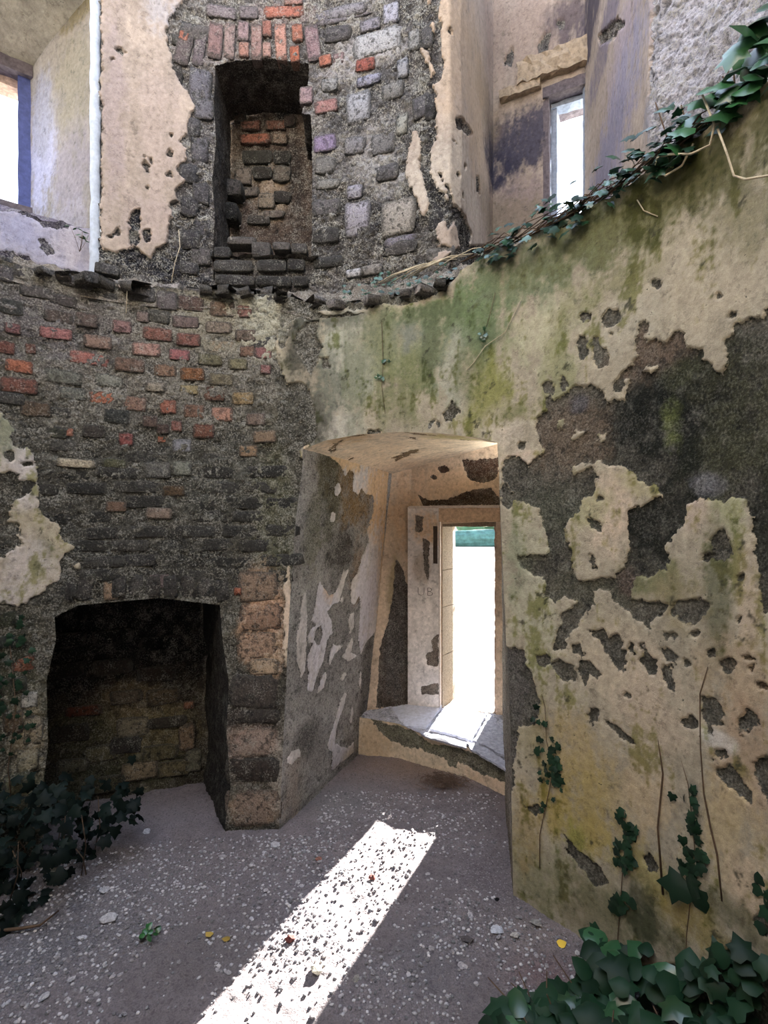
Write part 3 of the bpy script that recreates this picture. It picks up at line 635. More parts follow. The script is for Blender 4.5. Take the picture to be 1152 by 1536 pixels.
hs = [(100, 1005, 60, 22, (52, 46, 38)), (170, 1000, 60, 24, (60, 52, 42)), (235, 1010, 60, 22, (62, 52, 42)), (125, 1066, 56, 16, (124, 70, 50)), (190, 1045, 50, 20, (92, 80, 64)), (245, 1044, 50, 24, (100, 84, 62)), (283, 1057, 16, 12, (160, 98, 66)), (105, 1100, 60, 26, (66, 60, 48)), (200, 1090, 50, 30, (128, 116, 90)), (250, 1082, 60, 16, (56, 50, 42)), (190, 1117, 50, 26, (56, 52, 48)), (150, 1130, 50, 24, (96, 90, 60)), (240, 1128, 56, 24, (110, 100, 66)), (280, 1105, 24, 40, (130, 100, 70)), (110, 1148, 50, 22, (98, 94, 70)), (210, 1155, 56, 28, (150, 128, 94)), (262, 1152, 50, 24, (112, 98, 62)), (160, 1175, 60, 24, (80, 76, 52)), (290, 1140, 24, 34, (110, 104, 80)), (100, 960, 60, 22, (14, 12, 11)), (170, 955, 60, 22, (13, 11, 10)), (240, 965, 60, 22, (14, 12, 11))]
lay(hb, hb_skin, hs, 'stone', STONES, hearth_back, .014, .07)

# ------------------------------------------------------------------ window alcove
A_pt, B_pt, C_pt = np.array([.03, 3.65]), np.array([.195, 3.72]), np.array([.80, 3.515])
# left jamb
E = densify(alc_s[1:9][::1], .006)               # from the floor up the left edge (to the springing)
li = [k for k in range(len(alc)) if k <= 7]; ri = [k for k in range(len(alc)) if k >= 13]; ti = [k for k in range(len(alc)) if 7 <= k <= 13]
jl = Dev([(-.62, 2.56), (-.02, 3.62)], .01)
l6 = lambda p: C_(400, 620, 2.56, p)
jl_skin = Skin(jl, (146, 143, 140), (204, 197, 192), start=-1, speck=.45, pit=.35, rough=.006, thick=.007, und=.01, seed=2, warp=.006, polys=[
 (1, l6([(120, 100), (520, 140), (530, 235), (515, 500), (492, 700), (455, 900), (430, 840), (390, 880), (370, 925), (350, 860), (350, 720), (340, 700), (320, 735), (305, 720), (302, 650), (330, 610), (340, 560), (370, 490), (360, 450), (385, 380), (380, 320), (345, 310), (325, 290), (310, 312), (285, 300), (285, 230), (265, 220), (245, 242), (215, 200), (165, 170)])),
 (1, l6([(160, 640), (205, 700), (240, 680), (265, 600), (287, 600), (262, 680), (252, 720), (215, 740), (200, 760), (222, 800), (228, 840), (205, 870), (195, 940), (170, 1000), (150, 1062), (125, 1060), (130, 980), (118, 930), (140, 880), (113, 872), (118, 835), (150, 810), (128, 790), (145, 740), (150, 680)])),
 (-1, l6([(150, 830), (175, 810), (184, 850), (170, 887), (145, 862)])),
 (1, l6([(83, 685), (100, 685), (106, 780), (112, 980), (95, 1003), (68, 930), (64, 850), (80, 760)])), (1, l6([(300, 770), (322, 765), (322, 820), (305, 852), (298, 800)])),
 (1, l6([(320, 858), (327, 880), (320, 918), (357, 932), (315, 952), (283, 932), (300, 890)])), (1, l6([(232, 883), (282, 890), (247, 917), (225, 962), (218, 935)])),
 (1, l6([(300, 1068), (312, 1080), (302, 1130), (272, 1200), (265, 1268), (330, 1290), (358, 1268), (360, 1310), (320, 1332), (258, 1372), (255, 1300), (238, 1290), (233, 1270), (263, 1180), (278, 1120)])),
 (1, l6([(205, 978), (212, 1000), (202, 1050), (173, 1077), (178, 1040)])), (1, l6([(290, 988), (307, 1000), (290, 1027), (281, 1015)])), (1, l6(ell(215, 295, 15, 25))), (1, l6(ell(200, 400, 12, 20))), (1, l6(ell(263, 715, 6, 12))), (1, l6([(345, 1130), (352, 1150), (345, 1200), (335, 1180)])), (1, l6([(372, 990), (380, 1000), (378, 1060), (370, 1040)])),
 (1, l6([(60, 1290), (100, 1280), (105, 1310), (70, 1340), (50, 1330)]))],
 bsub=[(500, 720, 40, 60, (118, 94, 54), .95), (520, 740, 26, 60, (126, 98, 56), .9), (470, 740, 20, 80, (76, 76, 54), .8), (500, 830, 26, 40, (52, 46, 42), .9), (460, 700, 14, 40, (90, 84, 60), .7), (445, 800, 16, 60, (94, 92, 68), .7), (480, 960, 60, 80, (102, 98, 98), .6), (450, 1110, 24, 30, (60, 56, 52), .8), (440, 1180, 20, 50, (150, 144, 134), .7), (560, 1010, 12, 80, (84, 78, 70), .8), (475, 1120, 14, 30, (112, 108, 104), .6), (430, 1190, 14, 60, (150, 130, 116), .5), (530, 860, 14, 40, (130, 102, 72), .7)],
 bpla=[(560, 740, 50, 60, (212, 176, 132), 1), (575, 840, 20, 90, (208, 172, 128), .9), (500, 690, 50, 20, (216, 184, 140), 1), (575, 960, 12, 60, (176, 150, 108), .9), (545, 900, 20, 80, (198, 194, 202), .9), (470, 940, 30, 100, (200, 196, 206), .8), (520, 1120, 30, 60, (198, 194, 202), .8), (535, 1140, 20, 20, (206, 192, 172), .8), (478, 880, 8, 20, (210, 176, 140), .8)])
def zline(p, zz):            # point at height zz on a 3-D polyline ordered in z
    return np.stack([np.interp(zz, p[:, 2], p[:, i]) for i in range(3)], -1)
def alc_back_left(zz): return np.stack([np.interp(zz, [-.05, .24, 1.95], [-.14, -.095, .075]), np.interp(zz, [-.05, .24, 1.95], [3.55, 3.64, 3.70]), zz], -1)
def side_patch(name, edge_s, backline, skin, toward, dev=low, dsk=low_skin, n=150, ztop=None, seal=.03, sgn=-1):
    E = densify(edge_s, .006); A = edge_pts(dev, dsk, E); B = backline(A[:, 2])
    G = loft(A, B, n); nn = np.array([dev.frame(e[0])[1] for e in E]); tt = np.array([dev.frame(e[0])[0] for e in E])
    lap = A-nn*.03+tt*seal*sgn
    G = np.concatenate([lap[None], G, (B+(B-A)*.07)[None]]); m = len(G)
    a = np.linspace(0, 1, n); fade = np.r_[0, np.minimum(np.minimum(a*8, 1), (1-a)*12+.15), 0.15][:, None]*np.ones((1, len(E)))
    d = np.stack([skin.dev.x[-1]-skin.dev.x[0], skin.dev.y[-1]-skin.dev.y[0]]); d = d/np.linalg.norm(d)
    S_ = (G[..., 0]-skin.dev.x[0])*d[0]+(G[..., 1]-skin.dev.y[0])*d[1]
    return sheet(name, G, S_, G[..., 2], skin, toward, fade=fade)
le = alc_s[0:8].copy()
le = np.r_[le, [[le[-1, 0], le[-1, 1]+.005]]]
side_patch('wall_alcove_left', le, alc_back_left, jl_skin, (.4, 3.0, 1))
# right jamb
jr = Dev([(.45, 2.1), (.80, 3.515)], .01)
jr.px = np.linspace(772, 745, len(jr.px))[::-1]     # seen edge-on
jr_skin = Skin(W2, (92, 84, 74), (190, 160, 130), start=-1, speck=.4, rough=.007, und=.01, seed=8)
jr_skin.dev = jr
re_ = alc_s[13:].copy()[::-1]
side_patch('wall_alcove_right', re_, lambda z: np.stack([.80+0*z, 3.515+0*z, z], -1), jr_skin, (.2, 2.9, 1), n=130, sgn=1)
# soffit
E = densify(alc_s[7:14], .006); Af = edge_pts(low, low_skin, E); q = (Af[:, 0]-Af[0, 0])/(Af[-1, 0]-Af[0, 0])
Bk = np.stack([np.interp(q, [0, .22, 1], [.055, .20, .80]), np.interp(q, [0, .22, 1], [3.66, 3.72, 3.515]), np.interp(q, [0, 1], [1.895, 2.09])+.0*q], -1)
G = loft(Af, Bk+[0, 0, .01], 170)
cap = Flat(1.95)
soff_skin = Skin(cap, (120, 100, 74), (226, 204, 174), start=1, speck=.2, pit=.2, rough=.003, thick=.004, und=.006, seed=4, warp=.02,
  polys=[(-1, C_(400, 400, 2.88, p)) for p in ([(255, 785), (330, 765), (300, 790)], [(350, 760), (440, 738), (500, 740), (400, 760)], [(560, 735), (640, 745), (760, 750), (640, 755)], [(540, 832), (640, 815), (660, 825), (560, 842)], [(780, 760), (900, 775), (860, 780)], [(320, 820), (360, 812), (350, 826)], [(600, 775), (640, 770), (650, 780)])],
  bpla=[(700, 662, 60, 8, (190, 176, 100), .8), (520, 662, 40, 8, (196, 160, 110), .7), (560, 690, 60, 14, (226, 200, 166), .8)])
fade = np.minimum(np.linspace(0, 1, 170)*8, 1)[:, None]*np.ones((1, len(E)))
lapA = Af+[0, .03, .04]; G = np.concatenate([lapA[None], G]); fade = np.r_[np.zeros((1, len(E))), fade]
Xs, Ys = G[..., 0], G[..., 1]
sheet('wall_alcove_soffit', G, Xs*.39/(G[..., 2]-EYE+1e-3)*0+Xs, Ys, soff_skin, (.1, 3.0, 1), fade=fade)
# back wall with the slit opening
bw = Dev([(.03-.22, 3.65-.08), (.03, 3.65), (.195, 3.72), (.84, 3.50)], .005)
slit_in = [(663, 1075), (664, 786), (744, 782), (744, 1085)]
slit_s = bw.poly(slit_in); slit_s[0, 1] = slit_s[3, 1] = .22
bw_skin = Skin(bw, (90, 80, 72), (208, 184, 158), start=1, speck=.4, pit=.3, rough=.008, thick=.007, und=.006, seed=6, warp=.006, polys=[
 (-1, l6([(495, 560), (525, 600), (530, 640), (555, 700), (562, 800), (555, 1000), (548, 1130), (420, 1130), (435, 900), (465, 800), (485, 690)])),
 (-1, l6([(752, 180), (900, 172), (885, 250), (830, 267), (780, 255), (760, 215)])), (-1, l6([(583, 312), (620, 335), (700, 330), (800, 290), (860, 288), (905, 330), (900, 372), (840, 352), (700, 358), (600, 355)])),  # the long patch puts the shade above the lintel into the wall colour
 (-1, l6(ell(640, 245, 14, 10))), (-1, l6(ell(680, 215, 22, 14)))],
 bsub=[(700, 700, 60, 20, (74, 50, 36), .9), (680, 750, 60, 14, (70, 52, 38), .8), (595, 960, 20, 90, (72, 68, 66), .8)],
 bpla=[(600, 760, 20, 60, (200, 164, 128), .8), (590, 900, 10, 80, (156, 140, 104), .8), (670, 720, 50, 20, (216, 184, 150), .8)])
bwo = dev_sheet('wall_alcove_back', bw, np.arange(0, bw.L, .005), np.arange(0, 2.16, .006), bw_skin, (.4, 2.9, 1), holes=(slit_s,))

# ---- slit window: proud surround, stone frame, outer reveal
axn = np.array([.47, .88]); axn /= np.linalg.norm(axn)
def box_mesh(name, lo, hi, seg=.04, jit=.002, seed=0):
    """box with subdivided, slightly irregular faces"""
    r = np.random.RandomState(seed); lo = np.array(lo, float); hi = np.array(hi, float); n = np.maximum(1, np.minimum(((hi-lo)/seg).astype(int), 14))
    V, idx, Fc = [], {}, []
    def vid(i, j, k):
        if (i, j, k) not in idx:
            idx[(i, j, k)] = len(V); V.append(lo+(hi-lo)*np.array([i/n[0], j/n[1], k/n[2]])+r.uniform(-jit, jit, 3))
        return idx[(i, j, k)]
    for a in range(3):
        b, c = [(1, 2), (2, 0), (0, 1)][a]
        for side in (0, n[a]):
            for i in range(n[b]):
                for j in range(n[c]):
                    q = []
                    for di, dj in ((0, 0), (1, 0), (1, 1), (0, 1)):
                        t = [0, 0, 0]; t[a] = side; t[b] = i+di; t[c] = j+dj; q.append(vid(*t))
                    Fc.append(tuple(q if side else q[::-1]))
    me = tri_mesh(name, V, Fc); return me
def box_on(name, dev, s0, s1, z0, z1, out, inn, mat, parent, kind=None, jit=.002, seed=0, seg=.04, color=None):
    """block on a wall development: from `inn` m behind to `out` m proud of the face"""
    sm = (s0+s1)/2; t, n = dev.frame(sm); p = dev.pt(np.array([sm]), np.array([0.]))[0]
    me = box_mesh(name, (-(s1-s0)/2, -out, z0), ((s1-s0)/2, inn, z1), seg, jit, seed); me.materials.append(mat)
    o = bpy.data.objects.new(name, me); COL.objects.link(o)
    R = Matrix((Vector(t), Vector(-n), Vector((0, 0, 1)))).transposed().to_4x4()
    M = Matrix.Translation(Vector(p)) @ R
    if parent: o.parent = parent
    o.matrix_local = M
    if kind: o['kind'] = kind
    if color is not None: o.color = (*lin(color), 1)
    return o
M_SURR = plain('limewashed_stone', (202, 190, 182), .9, .22, 60, .005)
M_PEACH = plain('peach_lintel', (200, 172, 146), .9, .3, 50, .006)
M_FRAME = plain('dressed_stone', (134, 122, 106), .9, .35, 90, .006)
M_FRAME2 = plain('pink_stone', (178, 152, 136), .9, .3, 60, .006)
win = bpy.data.objects.new('window_1', None); COL.objects.link(win); win['kind'] = 'structure'
sx_ = lambda px: float(bw.pix(px, 900)[0])
# surround plaster, as a sheet with its own stains
sur = Dev([tuple(bw.pt(np.array([sx_(616)]), np.array([0.]))[0][:2]-axn*.045), tuple(bw.pt(np.array([sx_(662)]), np.array([0.]))[0][:2]-axn*.045)], .004)
sur_skin = Skin(sur, (112, 102, 94), (222, 214, 210), start=1, speck=.3, pit=.6, rough=.005, thick=.005, und=.0, seed=12, warp=.005, polys=[
 (-1, l6([(630, 870), (655, 850), (662, 850), (662, 972), (620, 967), (608, 930), (640, 910)])), (-1, l6([(595, 1050), (640, 1035), (662, 1038), (662, 1080), (593, 1077)])), (-1, l6([(570, 388), (602, 400), (597, 457), (570, 452)])), (-1, l6([(600, 480), (625, 490), (620, 640), (605, 600)]))],
 bpla=[(640, 790, 30, 24, (214, 180, 144), .9), (632, 850, 14, 24, (176, 160, 144), .8)])
S, T = np.meshgrid(np.arange(0, sur.L+.004, .004), np.arange(.2, 1.665, .006), indexing='ij')
Psur = sur.pt(S, T); o = sheet('surround_face', Psur, S, T, sur_skin, (.2, 2.9, 1), parent=win)
box_on('surround', bw, sx_(617), sx_(662), .2, 1.66, .036, .02, M_SURR, win, jit=.0012, seed=1)
box_on('lintel_block', bw, sx_(618), sx_(752), 1.56, 1.662, .044, .02, M_PEACH, win, seed=2, jit=.003)
# dressed frame stones, recessed
rot = None
def frame_stone(name, px0, px1, z0, z1, d0, d1, mat, seed, jit=.003):
    s0, s1 = sx_(px0), sx_(px1); return box_on(name, bw, s0, s1, z0, z1, -d0, d1, mat, win, jit=jit, seed=seed, seg=.03)
# splayed left reveal in courses
Pin = np.array([bw.pt(np.array([sx_(663)]), np.array([0.]))[0][:2]])[0]; Pout = Pin+axn*.22
zc = [.2, .62, .96, 1.22, 1.56]
for k in range(4):
    z0, z1 = zc[k]+.002, zc[k+1]-.002
    prof = [Pin-axn*.0+np.array([-.07, .03]), Pin+np.array([.004, 0]), Pin+axn*.16+np.array([.02, 0]), Pin+axn*.22+np.array([.016, 0]), Pin+axn*.24+np.array([-.12, .05])]
    V = []; nz = 8
    for i in range(nz+1):
        for p in prof: V.append((*(p+RS.uniform(-.0015, .0015, 2)), z0+(z1-z0)*i/nz))
    m5 = len(prof); Fc = [(i*m5+j, i*m5+(j+1) % m5, (i+1)*m5+(j+1) % m5, (i+1)*m5+j) for i in range(nz) for j in range(m5)]+[tuple(range(m5))[::-1], tuple(nz*m5+j for j in range(m5))]
    link('jamb_stone', tri_mesh('jamb_stone', V, Fc), M_FRAME, win)
Prn = bw.pt(np.array([sx_(743)]), np.array([0.]))[0][:2]
for k in range(3):
    z0, z1 = [.2, .7, 1.15][k]+.002, [.7, 1.15, 1.56][k]-.002
    prof = [Prn+np.array([.10, 0]), Prn+np.array([-.004, .01]), Prn+axn*.10+np.array([-.018, .008]), Prn+axn*.22+np.array([-.02, .008]), Prn+axn*.24+np.array([.12, -.04])]
    V = []; nz = 16
    for i in range(nz+1):
        for p in prof: V.append((*(p+RS.uniform(-.003, .003, 2)), z0+(z1-z0)*i/nz))
    Fc = [(i*m5+(j+1) % m5, i*m5+j, (i+1)*m5+j, (i+1)*m5+(j+1) % m5) for i in range(nz) for j in range(m5)]+[tuple(range(m5)), tuple(nz*m5+j for j in range(m5))[::-1]]
    link('jamb_stone', tri_mesh('jamb_stone', V, Fc), M_FRAME2, win)
box_on('groove_shade_strip', bw, sx_(652.5), sx_(658.5), 1.27, 1.53, .0535, -.030, plain('groove_shade', (70, 58, 50)), win, jit=.001, seed=31)  # raised strip; the shade of a narrow recess is put into its dark colour
box_on('weather_lip', bw, sx_(616), sx_(750), 1.655, 1.672, .055, .01, M_SURR, win, jit=.002, seed=32, seg=.02)
frame_stone('head_stone', 655, 760, 1.528, 1.60, .0, .26, M_FRAME, 5)
frame_stone('threshold_stone', 655, 760, .10, .262, -.0, .30, M_FRAME, 6)

# sill and step
M_SILLTOP = None
fp = [np.array([-.17, 3.49]), np.array([.10, 3.42]), np.array([.27, 3.31]), np.array([.51, 3.17]), np.array([.70, 2.96]), np.array([.80, 2.84])]
fz = [.252, .235, .20, .186, .17, .165]
st_dev = Dev(fp, .005)
st_skin = Skin(st_dev, (104, 100, 86), (210, 190, 162), start=1, speck=.35, pit=.3, rough=.006, thick=.006, und=.006, seed=20, warp=.008, polys=[
 (-1, l6([(395, 1165), (450, 1185), (560, 1220), (640, 1270), (760, 1290), (940, 1370), (940, 1420), (880, 1400), (830, 1390), (800, 1370), (760, 1350), (700, 1330), (650, 1310), (600, 1290), (550, 1285), (480, 1260), (430, 1210)])),
 (-1, l6([(700, 1320), (740, 1320), (730, 1355), (705, 1350)]))],
 bsub=[(640, 1110, 60, 12, (104, 104, 80), .6)], bpla=[(560, 1110, 30, 30, (188, 160, 124), .7), (740, 1170, 40, 20, (210, 180, 150), .7)])
sg = np.arange(0, st_dev.L, .006); zt = np.interp(sg, np.r_[0, np.cumsum([np.linalg.norm(fp[i+1]-fp[i]) for i in range(5)])], fz)+.006*fbm(np.stack([sg*3, sg*0, sg*0], -1), 8, 3, 2)
nb = 34; v = np.linspace(0, 1, nb)
Ssil = sg[:, None]*np.ones((1, nb)); Zs = -.03+(zt[:, None]+.03)*v[None]
Pf = st_dev.pt(Ssil, Zs)
sheet('wall_sill_front', Pf, Ssil, Zs, st_skin, (.2, 2.4, .6))
bb = Dev([(-.2, 3.60), (.03, 3.67), (.195, 3.74), (.84, 3.52)], .01); qq = sg/sg[-1]*bb.L
Bq = bb.pt(qq, .262+0*qq); Aq = st_dev.pt(sg, zt)
G = loft(Aq, Bq, 90); lipA = Aq.copy(); lipA[:, 2] -= .02
top_skin = Skin(W2, (176, 178, 190), (176, 180, 196), start=-1, speck=.5, rough=.005, und=.004, seed=22)
sheet('wall_sill_top', G, G[..., 0], G[..., 1], top_skin, (.3, 3.2, 1.5), fade=np.minimum(np.linspace(0, 1, 90)*10, 1)[:, None]*np.ones((1, len(sg))))
M_SLATE = plain('slate', (150, 152, 164), .75, .35, 50, .006, .4)
M_WHITESLAB = plain('limewashed_slab', (196, 200, 214), .85, .2, 45, .005)
def slab(name, pix, z, th, mat, parent, seed):
    r = np.random.RandomState(seed); P = []
    for px, py in pix:      # on the sloping sill
        kx, kz = (px-CX)/F, (HY-py)/F; Y = (EYE+.3187-.016)/(.0527*kx+.1533-kz); P.append(np.array([kx*Y, Y, EYE+kz*Y]))
    out = []
    for a, b in zip(P, P[1:]+P[:1]):
        n = max(2, int(np.linalg.norm(b-a)/.02))
        for k in range(n): out.append(a+(b-a)*k/n+np.r_[r.uniform(-.006, .006, 2), 0])
    n = len(out); c = sum(out)/n
    V = [tuple(p) for p in out]+[tuple(p-[0, 0, th]) for p in out]+[tuple(c+[0, 0, .003])]
    Fc = [(i, (i+1) % n, 2*n) for i in range(n)]+[((i+1) % n, i, n+i, n+(i+1) % n) for i in range(n)]
    me = tri_mesh(name, V, Fc); return link(name, me, mat, parent)
M_SCR = plain('scratch_grey', (92, 88, 88))
fcv = bpy.data.curves.new('scratched_letters', 'FONT'); fcv.body = 'UB'; fcv.size = .088; fcv.space_character = 1.15; fcv.extrude = .0006; fcv.offset = -.0022; fcv.resolution_u = 2; fcv.materials.append(M_SCR)
lo_ = bpy.data.objects.new('scratched_letters', fcv); COL.objects.link(lo_); lo_.parent = win
t_, n_ = sur.frame(sur.L/2); s_l, z_l = sur.pix(625.5, 893); p_l = sur.pt(np.array([float(s_l)]), np.array([float(z_l)]))[0]+n_*.0075
lo_.matrix_local = Matrix.Translation(Vector(p_l)) @ Matrix((Vector(t_), Vector((0, 0, 1)), Vector(n_))).transposed().to_4x4()
tsill = bpy.data.objects.new('trim_1', None); COL.objects.link(tsill); tsill['kind'] = 'structure'
slab('sill_slab', [(556, 1066), (618, 1056), (664, 1056), (640, 1090), (606, 1089), (580, 1080), (552, 1076)], .262, .016, M_WHITESLAB, tsill, 3)
slab('sill_slab', [(668, 1059), (730, 1071), (706, 1110), (676, 1100), (645, 1093)], .256, .016, M_WHITESLAB, tsill, 4)
slab('sill_slab', [(738, 1072), (762, 1100), (762, 1136), (734, 1122), (710, 1110)], .236, .014, M_SLATE, tsill, 5)
slab('sill_slab', [(700, 1112), (730, 1122), (764, 1146), (764, 1158), (735, 1140), (706, 1124)], .196, .012, M_SLATE, tsill, 6)
slab('sill_slab', [(632, 1098), (668, 1104), (700, 1114), (700, 1122), (664, 1112), (634, 1103)], .206, .010, M_SLATE, tsill, 7)

# ================================================================== UPPER STOREY
upl = [(-1.56, 2.80)]+[(CC[0]+R2*math.cos(math.radians(a)), CC[1]+R2*math.sin(math.radians(a))) for a in np.linspace(115.8, 64, 40)]
upl += [(.335, 2.655), (.395, 2.71), (.44, 2.80), (.47, 2.90), (.60, 3.24), (.71, 3.52), (.745, 3.575), (.80, 3.545), (1.25, 3.33), (1.288, 3.305), (1.285, 3.25), (1.14, 2.56), (1.035, 2.02), (1.03, 1.96)]
upl += arc(31.5, 4, R2, 1.5)
up = Dev(upl, .006)
w2 = lambda p: C_(0, 0, 3.49, p)
u2 = lambda p: C_(240, 0, 3.49, p)
u3 = lambda p: C_(460, 0, 3.49, p)
u4 = lambda p: C_(740, 0, 2.796, p)
niche = [(320, 420), (318, 380), (322, 330), (318, 270), (324, 210), (320, 150), (323, 100), (345, 92), (390, 86), (440, 90), (463, 94), (461, 130), (452, 168), (466, 172), (468, 260), (467, 350), (466, 420)]
niche_s = up.poly(niche)
wino = [(818, 320), (818, 156), (879, 122), (879, 320)]
wino_s = up.poly(wino); wino_s[0, 1] = wino_s[3, 1] = 3.42; wino_s[1, 1] = wino_s[2, 1] = 4.34
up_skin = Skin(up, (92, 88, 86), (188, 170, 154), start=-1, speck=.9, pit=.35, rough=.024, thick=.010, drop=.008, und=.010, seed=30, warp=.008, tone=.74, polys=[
 (1, w2([(530, -900), (1010, -900), (1000, -40), (940, 30), (880, 100), (870, 160), (890, 280), (900, 340), (940, 440), (1000, 500), (1020, 560), (990, 640), (980, 700), (945, 750), (982, 790), (970, 850), (920, 890), (970, 950), (918, 1000), (932, 1050), (890, 1090), (912, 1140), (880, 1160), (880, 1280), (820, 1300), (790, 1362), (740, 1330), (690, 1290), (680, 1320), (620, 1332), (530, 1310)])),
 (-1, w2([(700, 1100), (737, 1098), (735, 1150), (722, 1275), (680, 1295), (680, 1150)])), (-1, w2([(750, 1210), (785, 1198), (785, 1270), (755, 1272)])), (-1, w2([(745, 850), (758, 805), (770, 840), (785, 875), (765, 895), (745, 870)])), (-1, w2(ell(885, 812, 15, 16))), (-1, w2(ell(885, 922, 15, 16))), (-1, w2([(605, 262), (620, 250), (655, 278), (640, 290), (612, 285)])), (-1, w2(ell(583, 320, 9, 14))), (-1, w2([(575, 1245), (625, 1200), (620, 1240), (590, 1258)])), (-1, w2(ell(790, 850, 8, 12))), (-1, w2(ell(775, 985, 9, 9))), (-1, w2(ell(900, 717, 8, 8))),
 (1, u3([(700, -900), (705, 0), (690, 80), (705, 300), (720, 400), (660, 450), (680, 560), (680, 720), (650, 780), (655, 900), (672, 970), (690, 900), (750, 1000), (770, 1080), (840, 1170), (862, 1220), (850, 1290), (920, 1282), (1000, 1300)])+[(800, 500), (979, 500), (979, -1600), (700, -1600)]),
 (1, u3([(588, 250), (640, 290), (672, 370), (655, 402), (610, 310)])), (1, u3([(560, 690), (600, 700), (592, 860), (642, 1070), (612, 1155), (560, 1010), (510, 880)])), (1, u3([(718, 1150), (742, 1200), (770, 1155), (782, 1200), (802, 1300), (760, 1312), (690, 1282), (680, 1190)])), (1, u3([(670, 900), (690, 910), (740, 990), (745, 1050), (700, 1010), (672, 960)])),
 (1, u3([(640, 30), (620, -20), (600, -300), (660, -300), (655, 0)])), (1, u3([(640, 120), (665, 115), (672, 180), (655, 170)])), (1, u3([(650, 1370), (690, 1320), (780, 1320), (700, 1380)])),
 (-1, u3([(740, 130), (752, 130), (757, 175), (745, 165)])), (-1, u3(ell(760, 745, 7, 9))), (-1, u3(ell(788, 917, 8, 9))), (-1, u3(ell(820, 873, 6, 9))), (-1, u3([(880, 920), (900, 925), (905, 1020), (882, 1010)])), (-1, u3(ell(812, 1025, 5, 18))), (-1, u3([(765, 630), (800, 620), (860, 700), (840, 720), (780, 690)])),
 (-1, u4([(45, 270), (75, 205), (88, 230), (75, 280)])), (-1, u4([(185, 195), (215, 150), (245, 140), (225, 210), (195, 255)])), (-1, u4([(262, 100), (300, 85), (305, 120), (280, 128)])), (-1, u4([(450, 150), (520, 75), (565, 95), (500, 170), (460, 185)])),
 # right of the recess the coat is rough render
 ],
 bsub=[(1060, 60, 130, 200, (168, 166, 176), 1), (1060, 180, 130, 60, (150, 148, 158), 1), (560, 200, 90, 180, (132, 128, 128), .7), (500, 340, 60, 80, (30, 28, 28), .8), (560, 330, 60, 40, (28, 26, 26), .8), (610, 240, 40, 60, (34, 32, 32), .8), (590, 130, 50, 50, (36, 34, 34), .7), (520, 170, 40, 40, (40, 38, 38), .7), (600, 40, 40, 60, (40, 38, 40), .7), (560, 80, 40, 20, (150, 148, 150), .7), (480, 60, 30, 50, (60, 56, 56), .6), (570, 260, 40, 40, (150, 148, 150), .7), (300, 250, 50, 160, (78, 74, 76), .7), (320, 60, 90, 30, (128, 118, 116), .7), (500, 300, 60, 100, (80, 76, 74), .6), (640, 100, 20, 120, (50, 46, 46), .9), (650, 240, 14, 80, (40, 38, 40), .9), (690, 320, 40, 50, (42, 40, 42), .9), (220, 390, 90, 30, (34, 34, 42), .95), (210, 340, 20, 50, (34, 34, 44), .95), (290, 340, 30, 80, (48, 46, 48), .8), (270, 30, 30, 30, (80, 76, 72), .7), (600, 380, 100, 40, (70, 66, 62), .7), (400, 440, 60, 20, (130, 122, 112), .7), (540, 80, 60, 30, (150, 144, 144), .7), (420, 20, 60, 20, (130, 112, 108), .7)],
 bpla=[(700, 100, 60, 120, (196, 172, 146), .8), (690, 260, 30, 60, (204, 192, 176), .8), (705, 330, 20, 60, (214, 200, 182), .8), (770, 60, 60, 60, (176, 154, 140), .8), (760, 230, 40, 50, (66, 64, 82), .95), (790, 200, 50, 40, (84, 80, 96), .9), (735, 250, 14, 30, (56, 56, 80), .9), (790, 300, 40, 40, (150, 132, 134), .7), (745, 340, 40, 40, (150, 134, 112), .7), (725, 160, 16, 50, (160, 140, 116), .7),  # dark tints by the inner corner put its shade into the plaster colour
  (860, 30, 30, 40, (96, 84, 92), .8), (890, 20, 14, 60, (70, 64, 84), .9), (940, 60, 40, 60, (176, 160, 170), .8), (910, 60, 30, 40, (120, 112, 134), .8), (930, 160, 50, 60, (158, 154, 178), .8), (910, 260, 40, 60, (140, 134, 158), .8), (1040, 60, 60, 80, (176, 174, 184), .9), (1100, 40, 60, 60, (150, 148, 156), .8), (1000, 160, 30, 60, (140, 140, 152), .8),
  (240, 20, 30, 30, (188, 182, 184), .8), (170, 150, 18, 150, (176, 158, 154), .8), (240, 200, 40, 100, (192, 172, 160), .7), (220, 330, 50, 40, (190, 170, 160), .7)])
zu = np.r_[np.arange(2.60, 4.45, .006), np.arange(4.46, 5.45, .02)]
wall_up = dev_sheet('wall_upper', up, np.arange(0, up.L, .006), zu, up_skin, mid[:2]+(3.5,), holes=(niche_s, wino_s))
# the rest of the upper drum, behind the viewpoint
ub = Dev(arc(4.2, 134-360, R2, 2), .02)
S, T = np.meshgrid(np.arange(0, ub.L+.02, .04), np.linspace(2.6, 5.44, 70), indexing='ij')
sheet('wall_upper_rear', ub.pt(S, T), S, T, Skin(ub, (84, 80, 70), (176, 166, 152), start=1, polys=[], speck=.5, pit=.5), mid[:2]+(3.5,))

